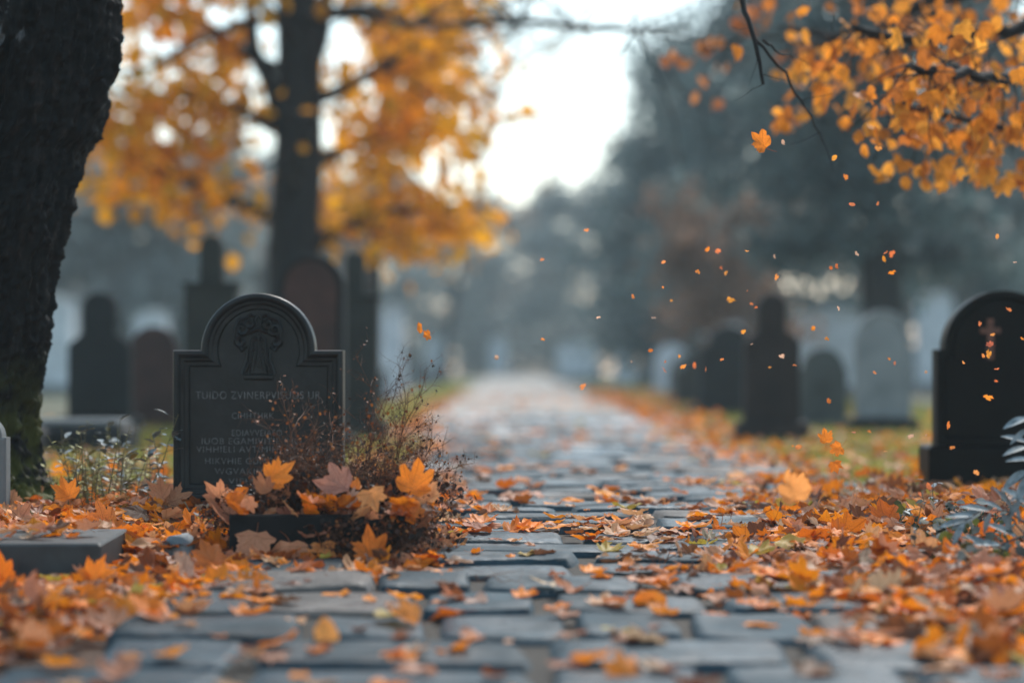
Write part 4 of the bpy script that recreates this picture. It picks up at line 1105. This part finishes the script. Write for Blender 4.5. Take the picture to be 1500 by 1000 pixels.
# ------------------------------------------------------------------ silver shrub on the right
def shrub():
    D = 6.7; k = F/D; bx = at(1530, 0, D).x
    root = empty('silver_shrub', (bx, D, 0), 'shrub with long silvery blue leaves reaching in from the right border', 'shrub')
    W = lambda px, py, dd=0: Vector(((px-CX)/k-bx, dd, H+(HY-py)/k))
    st = MB(); r = random.Random(4)
    sh = leaf = []
    lv = MB()
    def blade(q, ang, L, yaw, wd=.30):
        e = Vector((math.cos(ang), yaw, math.sin(ang))).normalized()
        sd = e.cross(Vector((0.2*r.uniform(-1, 1), -0.55, 0.8))).normalized(); nr = sd.cross(e)
        rows = []
        for i in range(9):
            t = i/8; w_ = wd*L*0.5*math.sin(PI*min(1, t**.8*1.0))**.8 if 0 < t < 1 else 0.0005
            bend = -0.16*L*t*t
            c = q+e*L*t+nr*bend
            rows.append((c-sd*w_+nr*w_*.35, c, c+sd*w_+nr*w_*.35))
        vs = [p for rw in rows for p in rw]; fs = []
        for i in range(8):
            for j_ in range(2): fs.append((i*3+j_, i*3+j_+1, i*3+j_+4, i*3+j_+3))
        lv.add(vs, fs)
    branches = [([(1530, 880), (1516, 760), (1508, 680), (1512, 600), (1508, 560)], 'up'),
                ([(1530, 860), (1510, 770), (1475, 748), (1440, 746), (1405, 765)], 'b'),
                ([(1530, 870), (1500, 785), (1465, 798), (1435, 815)], 'c'),
                ([(1530, 870), (1520, 800), (1490, 770), (1470, 740)], 'd')]
    for pts, kd in branches:
        P = []
        for i in range(len(pts)-1):
            for t in range(4):
                a, b = pts[i], pts[i+1]; P.append(W(a[0]+(b[0]-a[0])*t/4, a[1]+(b[1]-a[1])*t/4, r.uniform(-.015, .015)))
        P.append(W(*pts[-1])); n_ = len(P)
        st.tube(P, [.004*(1-.6*i/n_) for i in range(n_)], 6)
    for px, py, an, L in [(1505, 612, 195, 40), (1506, 628, 215, 34), (1507, 655, 190, 40), (1507, 648, 160, 38), (1506, 672, 178, 34), (1508, 690, 215, 48), (1508, 695, 235, 44), (1509, 720, 200, 34), (1508, 640, 20, 36), (1510, 600, 60, 36), (1510, 700, -20, 40),
                          (1506, 742, 140, 52), (1482, 748, 125, 50), (1470, 748, 150, 42), (1448, 748, 165, 44), (1440, 748, 205, 50), (1425, 755, 175, 42), (1412, 762, 190, 38), (1410, 765, 235, 36), (1450, 750, 250, 34), (1470, 752, 300, 34),
                          (1490, 786, 150, 44), (1465, 798, 170, 46), (1440, 812, 205, 48), (1450, 806, 140, 40), (1478, 792, 250, 34), (1495, 770, 100, 40), (1480, 760, 70, 34), (1500, 800, 230, 44), (1510, 820, 200, 60)]:
        blade(W(px, py, r.uniform(-.03, .03)), R(an), L/k*1.05, r.uniform(-.5, .3), r.uniform(.28, .4))
    st.build('stem', M_SHRUB_STEM, root, smooth=True); lv.build('leaves', M_SILV, root, smooth=True)
shrub()
# low ground cover under the shrub
rs = np.random.RandomState(8); n = 1500
P = np.c_[rs.uniform(1.2, 1.75, n), rs.uniform(6.2, 7.8, n), 0.01+rs.uniform(0, .09, n)]; P[:, 2] -= DIP*(8-P[:, 1])
V, T, C, VE = leaf_cloud(P, (.01, .01, .01), 0.034, n, [(0.04, 0.05, 0.025), (0.10, 0.12, 0.11), (0.16, 0.19, 0.19), (0.07, 0.08, 0.02)], 5)
prop(link('ground_cover', np_mesh('ground_cover', V, T, {'tint': C, 'vein': VE*0}), M_CROWN), 'low dark green ground cover under the silver shrub', 'ground cover', kind='stuff')

# grass ------------------------------------------------------------------
def grass():
    rs = np.random.RandomState(33)
    regs = [(-5, -2.3, 8.6, 18, 12000, .08), (1.9, 4.0, 8, 11, 6000, .07), (3.5, 7, 11, 20, 9000, .08), (-2.3, -0.55, 8.8, 16, 9000, .07), (-3.5, -0.95, 16, 30, 12000, .09), (1.15, 1.9, 9.0, 11, 2500, .05), (1.3, 3.5, 11, 19, 9000, .07), (1.6, 5, 19, 34, 13000, .09), (-1.85, -1.05, 7.3, 8.8, 1500, .05), (-1.6, -1.0, 34, 60, 6000, .12), (1.8, 4, 34, 60, 7000, .12)]
    VV = []; CC = []
    for x0, x1, y0, y1, n, h_ in regs:
        x = rs.uniform(x0, x1, n); y = rs.uniform(y0, y1, n); a = rs.uniform(0, 2*PI, n); w_ = rs.uniform(.003, .006, n)*(1 if y1 < 12 else 2.2)
        hh = h_*rs.uniform(.4, 1.2, n); bx_ = rs.normal(0, .4, n)*hh; by = rs.normal(0, .4, n)*hh
        V = np.stack([np.c_[x-w_*np.cos(a), y-w_*np.sin(a), np.zeros(n)], np.c_[x+w_*np.cos(a), y+w_*np.sin(a), np.zeros(n)], np.c_[x+bx_, y+by, hh]], 1)
        VV.append(V.reshape(-1, 3))
        g = np.array([(0.22, 0.25, 0.04), (0.34, 0.33, 0.07), (0.16, 0.19, 0.04), (0.40, 0.34, 0.12)])[rs.randint(0, 4, n)]*rs.uniform(.8, 1.2, (n, 1))
        CC.append(np.repeat(g, 3, 0))
    V = np.concatenate(VV); T = np.arange(len(V)).reshape(-1, 3)
    prop(link('grass', np_mesh('grass', V, T, {'tint': np.concatenate(CC), 'vein': np.zeros(len(V))}), M_CROWN), 'short yellow green grass among the graves', 'grass', kind='stuff')
grass()

# overhanging maple at the right -----------------------------------------
def right_maple():
    d0 = 11.0; tx = at(1900, 0, d0).x
    root = empty('maple_tree', (tx, d0, 0), 'orange maple whose leafy boughs hang into the top right corner', 'tree')
    r = random.Random(77); m = MB()
    W = lambda px, py, d: at(px, py, d)-Vector((tx, d0, 0))
    m.tube([(0, 0, -.05), (0.03, 0, .6), (-.05, 0, 1.4), (.02, 0, 2.4), (-.05, .1, 3.4), (0, 0, 4.4)], [.24, .19, .17, .16, .13, .08], 12)
    tips = []
    def bough(pts, r0, dens_=3, L=0.35, leaves=True):
        P = [W(*p) for p in pts]; PP = []
        for i in range(len(P)-1):
            for t in range(4): PP.append(P[i].lerp(P[i+1], t/4)+Vector((r.gauss(0, .012), r.gauss(0, .012), r.gauss(0, .012))))
        PP.append(P[-1]); n_ = len(PP)
        m.tube(PP, [r0*(1-.75*i/n_) for i in range(n_)], 6)
        for q in PP[2:]:
            for _ in range(dens_):
                b = branch(m, q, (r.gauss(-.2, .8), r.gauss(0, .8), r.gauss(-.35, .5)), L*r.uniform(.5, 1.2), .004, 4, r, .3, -.05, 4)
                if leaves: tips.extend(b[2:])
    bough([(1900, 60, 11), (1700, 10, 11), (1560, 30, 10.6), (1450, 45, 10.4), (1340, 60, 10.2), (1250, 40, 10)], .05, 4, .38)
    bough([(1900, 160, 11), (1700, 60, 10.6), (1560, 90, 10), (1470, 110, 9.6), (1400, 110, 9.3), (1330, 95, 9.2)], .045, 4, .34)
    bough([(1900, 0, 11), (1650, -40, 11.5), (1500, -20, 11.8), (1380, -10, 12), (1250, 60, 12.2), (1150, 40, 12.5)], .05, 3, .42)
    bough([(1900, 40, 11), (1700, 20, 11.2), (1560, 130, 10.8), (1480, 190, 10.6), (1390, 170, 10.4), (1320, 150, 10.3)], .03, 3, .3)
    bough([(1800, -60, 11), (1500, -160, 10), (1250, -140, 9), (1090, -60, 8.6)], .04, 0, .3, False)
    main_tips = list(tips); tips.clear()
    # bare dangling twigs and a thin leafed bough left of them
    for pts, r0 in (([(1060, -80, 8.6), (1085, 0, 8.6), (1105, 60, 8.5), (1118, 124, 8.5)], .013), ([(1105, 55, 8.5), (1150, 110, 8.6), (1180, 160, 8.7), (1205, 205, 8.8)], .006), ([(1118, 60, 8.5), (1140, 80, 8.6), (1170, 85, 8.8)], .005)):
        P = [W(*p) for p in pts]; PP = []
        for i in range(len(P)-1):
            for t in range(4): PP.append(P[i].lerp(P[i+1], t/4)+Vector((r.gauss(0, .004), 0, r.gauss(0, .004))))
        PP.append(P[-1]); n_ = len(PP); m.tube(PP, [r0*(1-.6*i/n_) for i in range(n_)], 6)
        for q in PP[6:]:
            if r.random() < .5: branch(m, q, (r.gauss(0, 1), r.gauss(0, .5), r.gauss(-.5, .5)), .12, .002, 3, r, .3, 0, 3)
    bough([(1500, -60, 12.5), (1300, 60, 13), (1200, 60, 13.5), (1100, 55, 14), (1030, 80, 14)], .02, 1, .3)
    t2 = list(tips); tips.clear()
    # drooping leaf sprays
    for px, py, d in [(1340, 190, 9.6), (1280, 235, 9.8), (1335, 240, 9.9), (1430, 190, 9.6), (1450, 230, 10), (1390, 215, 9.8), (1500, 250, 9.7), (1240, 110, 9.9), (1200, 130, 10.2), (1160, 160, 11)]:
        p0 = W(px+20, py-110, d+.1); p1 = W(px, py, d); mid_ = (p0+p1)/2+Vector((.03, 0, .01))
        m.tube([p0, mid_, p1], [.004, .003, .002], 4)
        tips.extend([p1, p1, mid_])
    t3 = list(tips)
    m.build('trunk', M_BARK_FAR, root, smooth=True)
    # leaves from the real leaf shape
    def attach(tp, n, size, seed, spread, cols):
        q = random.Random(seed); V_ = []; T_ = []; C_ = []; E_ = []; off = 0
        for _ in range(n):
            p = q.choice(tp); src = mid[q.randrange(13)]
            Rm = np.array(Matrix.Rotation(q.uniform(0, 6.28), 3, 'Z') @ Matrix.Rotation(R(-100)+q.gauss(0, .5), 3, 'X') @ Matrix.Rotation(q.uniform(-.6, .6), 3, 'Z'))
            V = (src[0]*size*q.uniform(.7, 1.25)) @ Rm.T + np.array(p+Vector((q.gauss(0, spread), q.gauss(0, spread), q.gauss(0, spread)-.02)))
            c_ = np.array(q.choice(cols))*q.uniform(.75, 1.2)
            V_.append(V); T_.append(src[1]+off); C_.append(np.tile(c_, (len(V), 1))); E_.append(src[2]); off += len(V)
        return V_, T_, C_, E_
    OC = [(0.82, 0.30, 0.03), (0.72, 0.24, 0.025), (0.88, 0.38, 0.05), (0.55, 0.18, 0.03), (0.8, 0.33, 0.04)]
    acc = [[], [], [], []]; off = 0
    for args in ((main_tips, 600, .092, 1, .09, OC), (t2, 60, .09, 2, .04, [(0.45, 0.16, 0.06), (0.6, 0.22, 0.06)]), (t3, 62, .10, 3, .035, OC)):
        a, b, c_, e = attach(*args)
        for i in range(len(a)):
            acc[0].append(a[i]); acc[1].append(b[i]+off); acc[2].append(c_[i]); acc[3].append(e[i])
        off += sum(len(x) for x in a)
    link('crown', np_mesh('crown', np.concatenate(acc[0]), np.concatenate(acc[1]), {'tint': np.concatenate(acc[2]), 'vein': np.concatenate(acc[3])}), M_CROWN, root)
right_maple()

# small stones and sticks
def rock(px, py, w, h_, label, seed):
    r = random.Random(seed); g = gnd(px, py); m = MB(); vs = []; fs = []
    nu, nv = 16, 9
    for j in range(nv+1):
        th = PI*j/nv
        for i in range(nu):
            a = 2*PI*i/nu; p = Vector((math.sin(th)*math.cos(a), math.sin(th)*math.sin(a), math.cos(th)))
            q = 1+0.25*noise.noise(p*1.6+Vector((seed, 0, 0)))
            p = Vector([math.copysign(abs(c)**.7, c) for c in p])
            vs.append((p.x*w/2*q, p.y*w*.4*q, max(-.01, p.z*h_*q+h_*.3)))
    for j in range(nv):
        for i in range(nu):
            i2 = (i+1) % nu; fs.append((j*nu+i, (j+1)*nu+i, (j+1)*nu+i2, j*nu+i2))
    m.add(vs, fs); o = m.build('rock', M_ROCK, None, smooth=True); o.location = (g.x, g.y, g.z+.015); prop(o, label, 'stone')
rock(262, 826, .085*1.2, .055, 'small blue grey stone in the leaves between slab and trough', 3)
rock(285, 770, .06, .05, 'little grey stone at the left foot of the headstone', 4)
rock(1160, 738, .12, .03, 'flat pale stone at the right edge of the paving', 5)
def stick(p0, p1, rad, label, seed, forks=5):
    r = random.Random(seed); a, b = gnd(*p0), gnd(*p1); a.z += .045; b.z += .045; m = MB(); o0 = a.copy(); P = []
    for i in range(8): P.append(a.lerp(b, i/7)-o0+Vector((r.gauss(0, .006), r.gauss(0, .006), r.gauss(.004, .006))))
    m.tube(P, [rad*(1-.08*i) for i in range(8)], 5)
    for _ in range(forks): branch(m, P[r.randrange(1, 7)], (r.gauss(0, 1), r.gauss(0, 1), .25), .08, rad*.5, 4, r, .3, -.02, 4)
    o = m.build('twig', M_TWIG); o.location = o0; prop(o, label, 'twig')
stick((905, 838), (1030, 842), .003, 'dark forked twig lying across the middle of the paving', 1, 14)
stick((540, 845), (600, 862), .002, 'thin twig on the leaves right of the trough', 2)
stick((700, 870), (770, 880), .0018, 'thin twig on the paving left of centre', 5)
stick((1150, 850), (1240, 838), .0025, 'thin brown twig on the right leaf drift', 6)

# ------------------------------------------------------------------ air, light, camera
hz = MB(); hz.box((0, 64, 16.6), (300, 196, 36)); 
hzo = hz.build('haze', None); prop(hzo, 'pale bluish autumn haze in the air', 'haze', kind='stuff')
mh = bpy.data.materials.new('haze_air'); mh.use_nodes = True; nt = mh.node_tree; nt.nodes.clear()
ou = nt.nodes.new('ShaderNodeOutputMaterial'); pv_ = nt.nodes.new('ShaderNodeVolumePrincipled')
pv_.inputs['Color'].default_value = (0.62, 0.74, 0.78, 1); pv_.inputs['Density'].default_value = 0.0019; pv_.inputs['Anisotropy'].default_value = 0.0
nt.links.new(pv_.outputs[0], ou.inputs['Volume']); hzo.data.materials.append(mh)

EL, AZ = 48, 18
w = bpy.data.worlds.new('World'); S.world = w; w.use_nodes = True
nt = w.node_tree; bg = nt.nodes['Background']
sky = nt.nodes.new('ShaderNodeTexSky'); sky.sky_type = 'NISHITA'; sky.sun_disc = False
sky.sun_elevation = R(EL); sky.sun_rotation = R(AZ); sky.dust_density = 0.8; sky.air_density = 1.2; sky.ozone_density = 1.5
hsv = nt.nodes.new('ShaderNodeHueSaturation'); hsv.inputs['Saturation'].default_value = 0.85; hsv.inputs['Hue'].default_value = 0.48
nt.links.new(sky.outputs[0], hsv.inputs['Color']); nt.links.new(hsv.outputs[0], bg.inputs['Color'])
bg.inputs['Strength'].default_value = 0.125
sl = bpy.data.lights.new('sun', 'SUN'); sl.energy = 2.2; sl.angle = R(14); sl.color = (1, 0.95, 0.88)
so = bpy.data.objects.new('sun', sl); COL.objects.link(so); so.location = (0, 0, 30)
sv = Vector((math.sin(R(AZ))*math.cos(R(EL)), math.cos(R(AZ))*math.cos(R(EL)), math.sin(R(EL))))
so.rotation_euler = sv.to_track_quat('Z', 'Y').to_euler()

cam = bpy.data.cameras.new('camera'); co = bpy.data.objects.new('camera', cam); COL.objects.link(co); S.camera = co
cam.lens = 85.0; cam.sensor_width = 36.0; cam.sensor_fit = 'HORIZONTAL'
co.location = (0, 0, H); co.rotation_euler = (R(90), 0, 0); cam.shift_y = 35/1500
cam.clip_start = 0.05; cam.clip_end = 1000
cam.dof.use_dof = True; cam.dof.focus_distance = 7.55; cam.dof.aperture_fstop = 1.16; cam.dof.aperture_blades = 0
S.render.resolution_x = 1024; S.render.resolution_y = 682
S.render.engine = 'CYCLES'
S.cycles.volume_bounces = 1
vs = S.view_settings; vs.view_transform = 'Standard'; vs.look = 'None'; vs.exposure = 1.17; vs.gamma = 1
